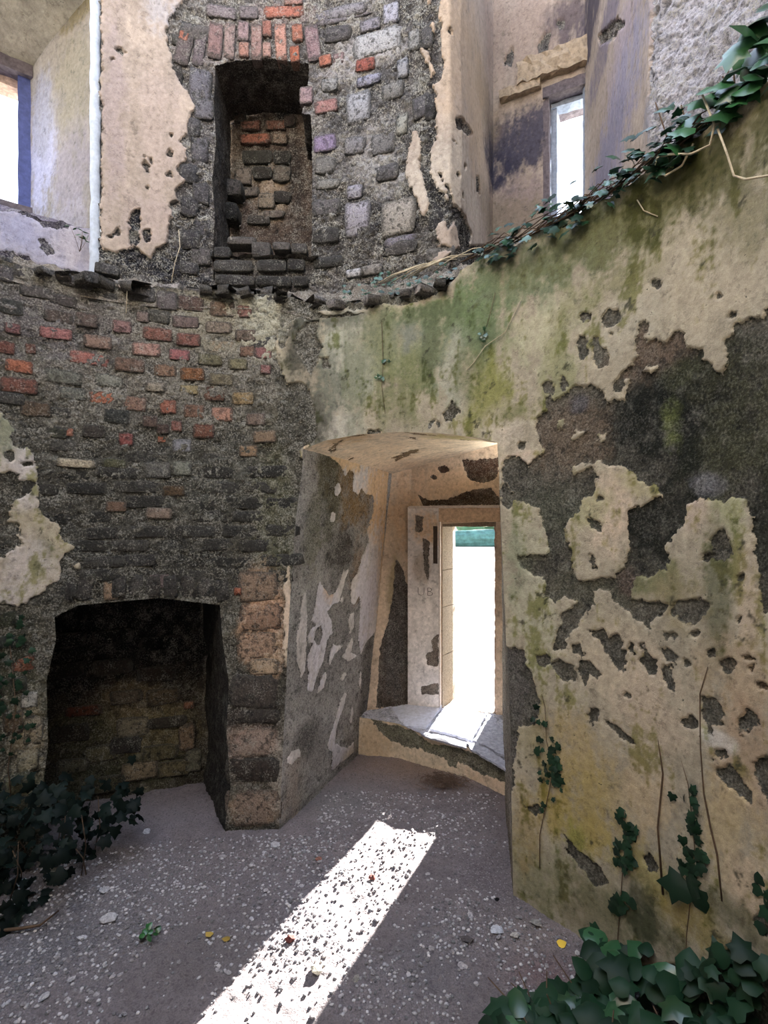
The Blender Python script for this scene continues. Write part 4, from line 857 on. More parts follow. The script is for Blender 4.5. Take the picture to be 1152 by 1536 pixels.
# ledge: broken wall head between the two storeys
rr = np.r_[np.arange(1.700, 2.0, .010), np.arange(2.02, 3.7, .12)]; aa = np.radians(np.r_[np.arange(A0, A1, -.33), np.arange(A1, A0-360, -3.0), A0-360])
Rg, Ag = np.meshgrid(rr, aa, indexing='ij')
P = np.stack([CC[0]+Rg*np.cos(Ag), CC[1]+Rg*np.sin(Ag), LEDGE+0*Rg], -1)
nz_ = fbm(P, 9, 4, 61); edge = smooth(1.700, 1.725, Rg)
def ledge_z(x, y):
    return LEDGE
P[..., 2] += (nz_*.03+fbm(P, 30, 4, 5)*.030)*edge-.07*(1-edge)+.05*smooth(1.75, 1.95, Rg)
P[..., 2] -= .06*smooth(math.radians(76), math.radians(83), Ag)*smooth(math.radians(96), math.radians(88), Ag)*edge*0
pxs_ = CX+F*P[..., 0]/np.maximum(P[..., 1], .2); pxs_ = np.where(P[..., 1] > .3, pxs_, 2000.)
bank = np.where((pxs_ > -80) & (pxs_ < 1300), 1., 0.)
P[..., 2] += (head_z(pxs_)-LEDGE)*smooth(1.95, 1.70, Rg)*bank+.055*bank*smooth(1.69, 1.86, Rg)+.03*bank*fbm(P, 16, 3, 88)*edge
Pl = P.copy(); rad = np.stack([np.cos(Ag), np.sin(Ag)], -1); Pl[..., :2] += rad*(fbm(P, 14, 3, 9)*.012*smooth(1.70, 1.72, Rg)*(1-smooth(1.72, 1.78, Rg)))[..., None]
led_skin = Skin(W2, (104, 96, 86), (160, 150, 130), start=-1, speck=.7, rough=.006, und=0, seed=33)
sheet('wall_head', Pl, Pl[..., 0], Pl[..., 1], led_skin, (CC[0], CC[1], 6))

# ---- stones and bricks of the upper wall
vs = [(x/3.49+240, y/3.49, w0/3.49, h0/3.49, c, r) for x, y, w0, h0, c, r in [
 (125, 262, 80, 160, (112, 96, 94), -13), (208, 250, 62, 190, (120, 104, 108), -8), (290, 215, 76, 180, (142, 104, 100), -4), (365, 218, 58, 184, (152, 122, 114), -2), (436, 165, 60, 100, (150, 118, 118), -2), (440, 262, 56, 76, (172, 112, 92), 0), (505, 218, 58, 180, (164, 122, 112), 0), (560, 150, 48, 82, (168, 100, 82), 1), (560, 262, 46, 78, (172, 124, 108), 1), (632, 216, 62, 190, (196, 130, 108), 3), (718, 168, 58, 88, (184, 104, 76), 4), (705, 280, 52, 84, (192, 96, 62), 4), (800, 225, 74, 184, (146, 112, 116), 7),
 (320, 66, 160, 62, (126, 110, 114), -2), (465, 66, 100, 62, (120, 106, 108), 0), (645, 56, 210, 60, (184, 96, 72), 1), (700, 5, 100, 40, (170, 120, 108), 1), (865, 316, 66, 56, (190, 100, 70), 6), (935, 300, 60, 54, (144, 112, 112), 5), (870, 555, 120, 66, (172, 112, 106), 3), (862, 748, 120, 84, (142, 120, 158), 2), (765, 500, 70, 84, (158, 124, 126), 0), (125, 192, 52, 50, (176, 94, 66), -13)]]
lay(up, up_skin, vs, 'brick', BRICKS, wall_up, .003, .06, jit=6)
us = [(x/3.49+460, y/3.49, w0/3.49, h0/3.49, c) for x, y, w0, h0, c in [
 (195, 62, 330, 84, (124, 116, 124)), (440, 62, 84, 110, (170, 168, 186)), (372, 218, 262, 128, (166, 164, 166)), (160, 170, 140, 80, (84, 78, 80)), (305, 332, 106, 66, (166, 78, 62)), (330, 126, 110, 60, (138, 132, 144)), (325, 418, 130, 54, (142, 140, 164)), (270, 560, 124, 160, (160, 160, 168)), (500, 350, 60, 110, (150, 150, 158)), (500, 650, 64, 110, (158, 156, 144)), (265, 1130, 130, 150, (156, 150, 164)), (250, 1000, 84, 76, (150, 146, 160)), (480, 1140, 176, 190, (164, 154, 142)), (245, 1200, 90, 80, (150, 144, 152)), (490, 1260, 170, 60, (120, 112, 126)), (245, 1430, 80, 50, (176, 172, 174)), (340, 1410, 110, 60, (140, 132, 124)), (120, 440, 90, 70, (140, 138, 136)), (95, 860, 110, 90, (110, 106, 102)), (110, 960, 130, 50, (140, 136, 130)), (100, 1080, 150, 90, (96, 90, 90)), (100, 1230, 140, 80, (70, 66, 64)), (110, 1370, 150, 60, (60, 58, 56)), (450, 480, 110, 90, (120, 116, 112)), (400, 750, 130, 110, (110, 106, 106)), (250, 760, 110, 90, (130, 126, 130)), (420, 900, 120, 90, (90, 86, 88)), (600, 560, 90, 120, (86, 82, 86)), (560, 200, 60, 120, (140, 138, 136))]]
us += [(262, 110, 22, 40, (74, 66, 62)), (300, 130, 34, 60, (112, 108, 118)), (306, 165, 30, 30, (104, 100, 108)), (288, 190, 26, 30, (86, 82, 84)), (300, 225, 28, 40, (92, 88, 94)), (284, 260, 30, 30, (72, 70, 74)), (302, 290, 26, 34, (80, 76, 80)), (284, 310, 26, 30, (66, 62, 66)), (304, 340, 26, 30, (84, 80, 84)), (286, 360, 28, 30, (62, 58, 60)), (302, 385, 30, 26, (96, 90, 90)), (284, 402, 28, 20, (60, 56, 58)), (300, 50, 60, 26, (100, 92, 88)), (272, 60, 30, 20, (84, 80, 74)), (520, 15, 60, 18, (130, 124, 130)), (640, 50, 18, 40, (90, 86, 86)), (646, 160, 16, 40, (62, 58, 60)), (655, 330, 24, 30, (54, 50, 52)), (600, 372, 50, 20, (80, 74, 72)), (660, 380, 40, 22, (110, 104, 98))]
lay(up, up_skin, us, 'stone', STONES, wall_up, .001, .08, jit=6)

# ---- niche
nb_ = Dev([(-1.02, 3.24), (-.36, 3.22)], .008)
def to_niche(A):
    B = A.copy(); t = np.clip((A[:, 0]+.90)/(.50), 0, 1); B[:, 0] = -.955+t*(.545); B[:, 1] = 3.235
    B[:, 2] = np.where(A[:, 2] > 3.7, A[:, 2]-.02, A[:, 2]); return B
nsk = Skin(W2, (58, 52, 48), (90, 84, 78), start=-1, speck=.35, rough=.014, und=.01, seed=40)
reveal('wall_niche', up, up_skin, niche_s, to_niche, 50, nsk, (-.6, 3.0, 3.5))
nb_skin = Skin(nb_, (74, 62, 54), (150, 136, 116), start=-1, speck=.5, rough=.02, und=.01, seed=41,
  bsub=[(400, 140, 70, 40, (26, 24, 26), .95), (380, 250, 30, 20, (80, 76, 66), .7), (410, 290, 30, 40, (150, 128, 104), .8), (350, 250, 16, 60, (120, 104, 84), .6), (440, 260, 16, 60, (36, 32, 30), .7)])
S, T = np.meshgrid(np.arange(0, nb_.L, .008), np.arange(2.7, 4.15, .008), indexing='ij')
nback = sheet('wall_niche_back', nb_.pt(S, T), S, T, nb_skin, mid[:2]+(3.5,))
nit = [(x/3.49+240, y/3.49, w0/3.49, h0/3.49, c) for x, y, w0, h0, c in [(480, 665, 110, 50, (140, 84, 66)), (610, 665, 110, 50, (130, 82, 66)), (500, 735, 160, 56, (164, 86, 60)), (630, 735, 80, 56, (130, 104, 84)), (510, 830, 150, 70, (72, 70, 62)), (640, 830, 90, 70, (60, 56, 50)), (540, 915, 100, 60, (66, 60, 52)), (440, 930, 90, 90, (130, 112, 94)), (640, 920, 90, 80, (96, 84, 70)), (470, 1010, 100, 50, (110, 96, 84)), (640, 1040, 90, 60, (64, 58, 54)), (560, 1060, 90, 80, (158, 138, 114)), (600, 1130, 110, 40, (104, 90, 80)), (520, 1160, 120, 44, (80, 72, 66)), (420, 620, 60, 60, (70, 56, 48)), (680, 640, 60, 60, (60, 46, 42))]]
lay(nb_, nb_skin, nit, 'stone', STONES, nback, .02, .08)
# built-up courses in the foot of the niche
nf = Dev([(-.93, 2.86), (-.36, 2.88)], .008)
nf_skin = Skin(nf, (60, 56, 54), (90, 84, 78), start=-1, speck=.4, rough=.010, und=.004, seed=44)
S, T = np.meshgrid(np.arange(0, nf.L, .008), np.arange(2.68, 3.02, .008), indexing='ij')
nfo = sheet('wall_niche_foot', nf.pt(S, T), S, T, nf_skin, mid[:2]+(3.0,))
x_, y_ = np.meshgrid(np.linspace(-.95, -.36, 60), np.linspace(2.84, 3.26, 40), indexing='ij')
P = np.stack([x_, y_, 3.015+0*x_], -1); P[..., 2] += .02*fbm(P, 20, 3, 3)
sheet('wall_niche_shelf', P, x_, y_, Skin(W2, (100, 92, 84), (90, 84, 78), start=-1, speck=.5, und=0, seed=45), (-.6, 3, 4))
fc = [(x/3.49+240, y/3.49, w0/3.49, h0/3.49, c) for x, y, w0, h0, c in [(390, 1400, 200, 58, (70, 66, 62)), (590, 1400, 150, 58, (66, 62, 58)), (715, 1395, 90, 56, (60, 56, 54)), (400, 1476, 200, 50, (56, 52, 50)), (600, 1480, 180, 52, (52, 49, 47)), (740, 1480, 80, 50, (52, 49, 47)), (330, 1330, 90, 54, (58, 54, 52)), (535, 1318, 96, 74, (78, 72, 68)), (640, 1300, 90, 40, (96, 88, 82)), (730, 1310, 80, 50, (72, 66, 62)), (430, 1270, 150, 40, (98, 90, 84))]]
lay(nf, nf_skin, fc, 'brick', BRICKS, nfo, .022, .09, jit=5)
lj = [(352, 295, 34, 24, (104, 96, 92)), (350, 330, 26, 26, (40, 37, 36))]
lay(nb_, nb_skin, lj, 'stone', STONES, nback, .10, .16)

# ---- right-hand upper window
win2 = bpy.data.objects.new('window_2', None); COL.objects.link(win2); win2['kind'] = 'structure'
M_SPLAY = plain('grey_board', (128, 136, 150), .85, .25, 40, .003)
su = lambda px: float(up.pix(px, 200)[0])
M_DSTONE = plain('dark_stone', (96, 88, 92), .9, .4, 40, .008); M_LINT = plain('tan_lintel', (156, 140, 120), .9, .35, 35, .010)
box_on('frame_post', up, su(815), su(824), 3.40, 4.36, .012, .06, M_DSTONE, win2, seed=11, jit=.003)
box_on('frame_post', up, su(824)+.002, su(834), 3.40, 4.31, -.05, .26, M_SPLAY, win2, seed=12, jit=.002)
box_on('frame_post', up, su(873), su(884), 3.40, 4.40, .006, .26, M_SPLAY, win2, seed=13, jit=.004)
box_on('frame_head', up, su(815), su(884), 4.33, 4.40, .03, .24, M_DSTONE, win2, seed=14, jit=.004)
box_on('frame_head', up, su(826), su(880), 4.295, 4.328, -.04, .12, M_SPLAY, win2, seed=15, jit=.004)
box_on('sill_stone', up, su(812), su(886), 3.33, 3.44, .01, .26, M_DSTONE, win2, seed=16, jit=.004)
t2 = bpy.data.objects.new('trim_2', None); COL.objects.link(t2); t2['kind'] = 'structure'
box_on('lintel_stone', up, su(779), su(881), 4.45, 4.60, .07, .03, M_LINT, t2, seed=17, jit=.010, seg=.03)
box_on('lintel_ledge', up, su(752), su(812), 4.40, 4.455, .06, .03, M_LINT, t2, seed=18, jit=.006, seg=.03)

# ---- left-hand upper window: breast, embrasure jamb, strip, hood, frame
br = Dev(arc(137, 115.4, 2.02, 1), .006)
br_skin = Skin(br, (66, 62, 72), (178, 174, 192), start=1, speck=.5, pit=.3, rough=.010, thick=.006, und=.01, seed=50, warp=.008, tone=.8, polys=[
 (-1, w2([(-400, 1320), (0, 1305), (60, 1320), (140, 1340), (170, 1380), (300, 1400), (540, 1460), (540, 1600), (-400, 1600)])), (-1, w2([(188, 1245), (230, 1255), (270, 1290), (285, 1330), (250, 1345), (215, 1300)])), (-1, w2([(-400, 1060), (0, 1050), (100, 1075), (200, 1120), (370, 1170), (360, 1205), (300, 1200), (220, 1190), (180, 1150), (100, 1110), (-400, 1090)]))],
 bpla=[(30, 350, 40, 30, (160, 160, 190), .8), (110, 370, 40, 30, (186, 178, 186), .8)])
sb = np.arange(0, br.L, .007); nb = 60
edge_z = 3.085+.03*fbm(np.stack([sb*4, sb*0, sb*0], -1), 3, 3, 8)
Sg = sb[:, None]*np.ones((1, nb)); Zg = 2.62+(edge_z[:, None]-2.62)*np.linspace(0, 1, nb)[None]
Pb = br.pt(Sg, Zg); brest = sheet('wall_window_breast', Pb, Sg, Zg, br_skin, mid[:2]+(3.5,))
# sloping sill behind the breast
JF, JB = np.array([-1.50, 2.715]), np.array([-2.05, 3.02])
WL = np.array([-2.62, 2.63])
Aq = br.pt(sb, edge_z); tq = sb/sb[-1]; Bq = np.stack([WL[0]+(JB[0]-WL[0])*tq, WL[1]+(JB[1]-WL[1])*tq+.03, 3.36+0*tq], -1)
G = loft(Aq-[0, 0, .004], Bq, 50); sheet('wall_window_slope', G, G[..., 0], G[..., 1], Skin(W2, (84, 76, 88), (150, 150, 170), start=-1, speck=.5, und=0), mid[:2]+(5,))
jd = Dev([tuple(JB), tuple(JF)], .008)
jd_skin = Skin(jd, (110, 104, 100), (158, 150, 140), start=1, speck=.3, pit=.5, rough=.006, thick=.004, und=.01, seed=53, tone=.74,
  polys=[(-1, w2([(60, -40), (110, 0), (125, 50), (95, 30)])), (-1, w2([(165, 60), (230, 80), (275, 130), (240, 150), (210, 100)]))],
  bpla=[(65, 240, 22, 110, (176, 178, 206), .9), (65, 170, 14, 60, (150, 150, 160), .7), (110, 120, 30, 70, (146, 138, 118), .8), (120, 20, 30, 16, (130, 118, 84), .9), (110, 260, 30, 60, (150, 142, 150), .8), (110, 330, 30, 30, (166, 160, 172), .7), (50, 50, 30, 30, (150, 146, 140), .7), (20, 20, 30, 30, (158, 148, 124), .7)])
S, T = np.meshgrid(np.arange(-.01, jd.L+.03, .006), np.arange(2.95, 4.75, .007), indexing='ij')
Pj = np.stack([JB[0]+(JF[0]-JB[0])*S/jd.L, JB[1]+(JF[1]-JB[1])*S/jd.L, T], -1)
sheet('wall_window_jamb', Pj, S, T, jd_skin, (-1.9, 2.2, 3.6))
# hood over the embrasure
th = np.linspace(0, 1, 60); wdt = np.linspace(-.02, 1.0, 60)
Tt, Ww = np.meshgrid(th, wdt, indexing='ij')     # th 0 = back, 1 = front
Bx = JB[0]+(WL[0]-JB[0])*Ww; By = JB[1]+(WL[1]-JB[1])*Ww; Fx = JF[0]+(-2.16-JF[0])*Ww; Fy = JF[1]+(2.06-JF[1])*Ww
hz = 4.17+.17*Tt**.6+.16*np.sin(np.clip(Ww+.02, 0, 1)*math.pi)*Tt
P = np.stack([Bx+(Fx-Bx)*Tt, By+(Fy-By)*Tt, hz], -1)
sheet('wall_window_hood', P, P[..., 0], P[..., 1], Skin(W2, (110, 104, 100), (158, 150, 132), start=1, speck=.3, pit=.5, und=.02, seed=55), (-1.9, 2.6, 3.4))
# wall over the hood, window wall above and beside the opening
uh = Dev(arc(137, 115.4, 1.99, 1), .01)
S, T = np.meshgrid(np.arange(0, uh.L, .012), np.linspace(4.33, 5.44, 70), indexing='ij')
sheet('wall_window_over', uh.pt(S, T), S, T, Skin(uh, (110, 104, 100), (166, 156, 140), start=1, speck=.3, pit=.4, und=.01), mid[:2]+(3.5,))
win3 = bpy.data.objects.new('window_3', None); COL.objects.link(win3); win3['kind'] = 'structure'
wl = Dev([tuple(WL), tuple(JB)], .01); M_BLUE = plain('dark_blue_frame', (74, 82, 128), .85, .25, 40, .003)  # even dark blue for the frame posts
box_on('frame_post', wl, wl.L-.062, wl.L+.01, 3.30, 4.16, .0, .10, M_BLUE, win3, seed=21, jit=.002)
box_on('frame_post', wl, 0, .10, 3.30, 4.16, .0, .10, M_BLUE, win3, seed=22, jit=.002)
box_on('frame_head', wl, -.02, wl.L+.01, 4.125, 4.24, .03, .20, M_DSTONE, win3, seed=23, jit=.004)
box_on('frame_head', wl, .0, wl.L-.05, 4.08, 4.123, -.05, .16, M_FRAME2, win3, seed=24, jit=.003)
box_on('sill_stone', wl, -.02, wl.L+.01, 3.24, 3.375, .02, .14, M_DSTONE, win3, seed=25, jit=.004)
t3 = bpy.data.objects.new('trim_3', None); COL.objects.link(t3); t3['kind'] = 'structure'
M_STRIP = plain('pale_arris', (176, 184, 196), .85, .2, 30, .004)  # window light on this edge is put into its pale blue colour
def tube_mesh(name, pts, radii, n=6, cap=True):
    pts = [Vector(p) for p in pts]; V = []; Fc = []
    for i, p in enumerate(pts):
        d = (pts[min(i+1, len(pts)-1)]-pts[max(i-1, 0)]); d.normalize(); a = d.orthogonal(); a.normalize(); b = d.cross(a)
        if i: # keep frame stable
            a = (pa-d*pa.dot(d)); a.normalize(); b = d.cross(a)
        pa = a; r = radii[i] if hasattr(radii, '__len__') else radii
        for k in range(n):
            t = 2*math.pi*k/n; V.append(tuple(p+a*(math.cos(t)*r)+b*(math.sin(t)*r)))
    for i in range(len(pts)-1):
        for k in range(n): Fc.append((i*n+k, i*n+(k+1) % n, (i+1)*n+(k+1) % n, (i+1)*n+k))
    if cap: Fc += [tuple(range(n))[::-1], tuple((len(pts)-1)*n+k for k in range(n))]
    return tri_mesh(name, V, Fc, True)
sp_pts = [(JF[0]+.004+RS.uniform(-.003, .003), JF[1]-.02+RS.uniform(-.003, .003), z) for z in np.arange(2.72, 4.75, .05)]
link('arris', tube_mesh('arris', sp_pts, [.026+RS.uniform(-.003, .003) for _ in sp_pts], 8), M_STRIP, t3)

# ================================================================== FLOOR
fx = np.r_[np.arange(-2.45, -1.85, .04), np.arange(-1.85, 1.25, .008), np.arange(1.26, 1.5, .04)]
fy = np.r_[np.arange(-.95, 1.35, .05), np.arange(1.35, 3.75, .008)]
X, Y = np.meshgrid(fx, fy, indexing='ij'); P = np.stack([X, Y, 0*X], -1)
def floor_h(x, y):
    return .030*smooth(.35, .0, np.hypot(x+1.62, y-2.35))+.035*smooth(.5, .0, np.hypot(x-1.0, y-1.6))+.02*smooth(.5, 0, np.hypot(x+.05, y-2.55))*0
n1 = fbm(P, 3, 3, 70); n2 = fbm(P, 12, 4, 71); n3 = fbm(P, 60, 3, 72)
P[..., 2] = .010*n1+.006*n2+.004*n3+floor_h(X, Y)
base = np.tile(lin((116, 108, 110)), X.shape+(1,))*(1+.18*n1+.22*n2+.18*n3)[..., None]
spk = np.clip(.35+.9*n1+.5*n2, .05, 1)
def ftint(px, py, rx, ry, c, amt, sk=None):
    c0 = on_floor(px, py); a = on_floor(px+rx, py); b = on_floor(px, py+ry); e = on_floor(px, py-ry)
    q = ((X-c0[0]+.2*n2*abs(a[0]-c0[0]))/abs(a[0]-c0[0]))**2+((Y-c0[1]+.2*n2*abs(b[1]-e[1])/2)/(abs(b[1]-e[1])/2))**2; k = np.exp(-q)*amt
    base[:] = base*(1-k[..., None])+lin(c)*k[..., None]
    if sk is not None: spk[:] = spk*(1-np.exp(-q))+sk*np.exp(-q)
ftint(200, 1340, 160, 60, (122, 116, 118), .6, .9); ftint(60, 1420, 120, 80, (112, 110, 114), .6, 1.); ftint(250, 1220, 60, 20, (130, 124, 128), .7, .3); ftint(330, 1420, 100, 60, (104, 98, 98), .6, .15); ftint(640, 1150, 120, 25, (138, 116, 98), .7, .2)
ftint(500, 1200, 60, 30, (120, 120, 122), .6, .3); ftint(730, 1320, 50, 60, (110, 102, 106), .5, 1.); ftint(640, 1450, 80, 60, (104, 100, 104), .6, .25); ftint(820, 1400, 60, 30, (140, 128, 124), .7, 1.); ftint(820, 1460, 60, 30, (112, 84, 84), .5, .8); ftint(450, 1350, 60, 50, (112, 106, 112), .6, .2); ftint(90, 1300, 70, 50, (84, 72, 62), .7, .4)
me = grid_mesh('floor', P, None, dict(sub=np.c_[np.clip(base.reshape(-1, 3), .01, .8), spk.ravel()]))
link('floor', me, M_FLOOR, None, 'structure')

# ================================================================== OUTSIDE
M_FIELD = plain('sunlit_field', (204, 200, 184), .95, .12, 1.5, .02); M_HEDGE = plain('hedge_green', (58, 88, 84), .9, .4, 3, .05); M_TREE = plain('far_trees', (60, 90, 70), .9, .4, .6, .2)
gx, gy = np.meshgrid(np.linspace(-30, 60, 60), np.r_[np.linspace(3.95, 20, 40), np.linspace(21, 120, 40)], indexing='ij')
P = np.stack([gx, gy, .04+.02*fbm(np.stack([gx, gy, 0*gx], -1), 1.5, 2, 3)], -1)
link('ground', grid_mesh('ground', P), M_FIELD, None, 'structure')
def blobby(name, loc, sx, sy, sz, seed, mat, n=26, amp=.25, scl=1.2):
    th = np.linspace(0, 2*math.pi, n+1)[:-1]; ph = np.linspace(0.02, math.pi-.02, n//2)
    A, B = np.meshgrid(th, ph, indexing='ij'); D = np.stack([np.cos(A)*np.sin(B), np.sin(A)*np.sin(B), np.cos(B)], -1)
    Q = D*(1+amp*fbm(D+seed*3.1, scl*2, 3, seed))[..., None]*[sx, sy, sz]
    Q = np.concatenate([Q, Q[:1]]); me = grid_mesh(name, Q, None, None, flip=True); o = link(name, me, mat); o.location = loc; return o
hz_ = blobby('hedge', (9, 34, .5), 9, .8, .62, 3, M_HEDGE, 60, .2, 6); tag(hz_, 'clipped green hedge across the sunlit field, seen through the tall slit', 'hedge')
for k in range(6):
    e = empty('tree', (3+3.6*k, 62+3*(k % 2), 0), ['rounded tree behind the hedge, leftmost in the slit', 'rounded tree behind the hedge, second from the left', 'rounded tree behind the hedge, third from the left', 'rounded tree behind the hedge, fourth from the left', 'rounded tree behind the hedge, fifth from the left', 'rounded tree behind the hedge, rightmost of the row'][k], 'tree', 'trees beyond the hedge')
    c = blobby('crown', (0, 0, 1.5), 1.7, 2.2, 1.2+.3*(k % 2), 10+k, M_TREE, 30, .3, 3); c.parent = e
    t = link('trunk', tube_mesh('trunk', [(0, 0, -.1), (0, 0, 1.2)], [.22, .15], 8), M_STEM, e)

# ================================================================== LOOSE STONES AND GRAVEL
def pebble_mesh(name, seed, flat=.6):
    r = np.random.RandomState(seed); t = (1+5**.5)/2
    V = np.array([(-1, t, 0), (1, t, 0), (-1, -t, 0), (1, -t, 0), (0, -1, t), (0, 1, t), (0, -1, -t), (0, 1, -t), (t, 0, -1), (t, 0, 1), (-t, 0, -1), (-t, 0, 1)], float)/1.9
    Fc = [(0, 11, 5), (0, 5, 1), (0, 1, 7), (0, 7, 10), (0, 10, 11), (1, 5, 9), (5, 11, 4), (11, 10, 2), (10, 7, 6), (7, 1, 8), (3, 9, 4), (3, 4, 2), (3, 2, 6), (3, 6, 8), (3, 8, 9), (4, 9, 5), (2, 4, 11), (6, 2, 10), (8, 6, 7), (9, 8, 1)]
    V = V*r.uniform(.75, 1.2, (12, 1)); V[:, 2] *= flat; V[:, 0] *= r.uniform(1, 1.35); return V, Fc
PEB = []
for k in range(6):
    V, Fc = pebble_mesh('stone', 200+k); me = tri_mesh('stone', V, Fc); me.materials.append(M_PEBBLE); PEB.append(me)
def fz_at(x, y):
    p = np.array([[x, y, 0.]]); return float(.010*fbm(p, 3, 3, 70)[0]+.006*fbm(p, 12, 4, 71)[0]+.004*fbm(p, 60, 3, 72)[0]+floor_h(np.array([x]), np.array([y]))[0])
def stone_at(px, py, wpx, col, label, group=None, name='stone', cat='stone'):
    p = on_floor(px, py); r = wpx*p[1]/F/2.1; o = bpy.data.objects.new(name, PEB[rnd.randrange(6)]); COL.objects.link(o)
    o.scale = (r, r*rnd.uniform(.7, 1), r*rnd.uniform(.6, .9)); o.rotation_euler = (rnd.uniform(-.2, .2), rnd.uniform(-.2, .2), rnd.uniform(0, 6)); o.location = (p[0], p[1], fz_at(p[0], p[1])+r*.28)
    o.color = (*lin(col), 1); return tag(o, label, cat, group)
PW = (198, 196, 200)
for px, py, w_, c, l in [(163, 1383, 24, PW, 'large white stone lying among pale gravel, nearer of the pair left of centre'), (157, 1339, 18, PW, 'white angular stone just behind the large white one on the gravel'), (66, 1498, 18, PW, 'white stone alone near the bottom left corner of the floor'), (36, 1331, 16, (170, 190, 196), 'bluish white stone at the foot of the dark ivy'), (22, 1373, 20, (186, 190, 188), 'pale stone beside the stick at the left edge'), (80, 1315, 16, (150, 142, 128), 'flat tan stone beside the yellow leaf'),
  (220, 1248, 12, PW, 'white stone on the bare ground before the hearth'), (413, 1270, 15, PW, 'white stone on the floor below the pier corner'), (397, 1281, 8, PW, 'small white stone beside the pier corner stone'), (123, 1408, 12, PW, 'white chip below the large white stone'), (534, 1470, 12, (150, 146, 140), 'round grey stone on the shaded side of the sun patch edge'), (745, 1398, 22, (206, 208, 216), 'smooth white stone right of the sun patch, on dark soil'), (805, 1385, 18, (160, 156, 152), 'rounded grey stone against the foot of the right wall'), (772, 1406, 14, (188, 182, 176), 'white pebble in the gravel band by the right wall'), (700, 1413, 18, (92, 86, 86), 'dark grey stone right of the sun patch'),
  (746, 1348, 9, (20, 19, 20), 'black round stone in the gravel near the right wall'), (866, 1431, 10, (196, 190, 186), 'white pebble beside the yellow leaf at the right wall'), (875, 1447, 9, (180, 172, 168), 'small pebble at the ivy edge by the right wall'), (476, 1456, 20, (214, 206, 186), 'broad pale stone sunk in the sun patch')]:
    stone_at(px, py, w_, c, l)
for px, py, w_, c, l in [(478, 1292, 10, (160, 112, 98), 'small pink brick fragment left of the sun patch'), (558, 1318, 12, (130, 74, 66), 'red brick fragment in the upper part of the sun patch'), (435, 1413, 14, (104, 56, 52), 'dark red brick fragment at the near end of the sun patch')]:
    stone_at(px, py, w_, c, l, None, 'brick_fragment', 'brick')
for k in range(110):
    while True:
        px, py = rnd.uniform(0, 1000), rnd.uniform(1230, 1530); p = on_floor(px, py)
        if math.hypot(p[0]-CC[0], p[1]-CC[1]) < 1.6 and not (px > 560+(1240-py)*.55+60 and False): break
    g = rnd.uniform(125, 200); stone_at(px, py, rnd.uniform(7, 11), (g, g*.97, g*.98), 'small pale stone chip lying in the floor gravel', 'small stone chips on the floor')
# gravel
Vg, Fg = [], []
N_G = 6500; V0s = [np.array(pebble_mesh('g', 300+k)[0]) for k in range(8)]; F0 = np.array(pebble_mesh('g', 300)[1])
pts = RS.uniform(0, 1, (N_G*6, 2))*[3.2, 2.6]+[-1.9, 1.3]
d_ = np.hypot(pts[:, 0]-CC[0], pts[:, 1]-CC[1]); ok = (d_ < 1.66) | ((pts[:, 0] > -.35) & (pts[:, 0] < .65) & (pts[:, 1] > 2.4) & (pts[:, 1] < 3.0)); pts = pts[ok]
P3 = np.c_[pts, np.zeros(len(pts))]; dens = fbm(P3, 3, 3, 70)*.9+fbm(P3, 12, 4, 71)*.5; q = dens+RS.uniform(-.6, .6, len(pts)) > .08; pts = pts[q][:N_G]; P3 = P3[q][:N_G]
hz0 = .010*fbm(P3, 3, 3, 70)+.006*fbm(P3, 12, 4, 71)+.004*fbm(P3, 60, 3, 72)+floor_h(pts[:, 0], pts[:, 1])
rad_ = RS.uniform(.0025, .0075, len(pts)); allV = []; allF = []
for i in range(len(pts)):
    a = RS.uniform(0, 6.28); ca, sa_ = math.cos(a), math.sin(a); V = V0s[i % 8]*rad_[i]; V = np.c_[V[:, 0]*ca-V[:, 1]*sa_, V[:, 0]*sa_+V[:, 1]*ca, V[:, 2]]
    allV.append(V+[pts[i, 0], pts[i, 1], hz0[i]+rad_[i]*.3]); allF.append(F0+12*i)
allV = np.concatenate(allV); allF = np.concatenate(allF)
me = bpy.data.meshes.new('gravel'); me.vertices.add(len(allV)); me.vertices.foreach_set('co', allV.astype(np.float32).ravel()); me.loops.add(allF.size); me.loops.foreach_set('vertex_index', allF.astype(np.int32).ravel())
me.polygons.add(len(allF)); me.polygons.foreach_set('loop_start', np.arange(0, allF.size, 3, dtype=np.int32)); me.update(calc_edges=True)
ca = me.color_attributes.new('sub', 'FLOAT_COLOR', 'POINT'); gv = RS.uniform(.12, .55, len(pts)); gv = np.repeat(gv, 12); ca.data.foreach_set('color', np.c_[gv, gv*.96, gv*.98, gv*0].astype(np.float32).ravel())
M_GRAV, nt, b = mat_new('gravel_chips'); a_ = N(nt, 'ShaderNodeAttribute', attribute_name='sub'); nt.links.new(a_.outputs['Color'], b.inputs['Base Color'])
tag(link('gravel', me, M_GRAV), 'fine pale gravel scattered over the earth floor', 'gravel', None, 'stuff')

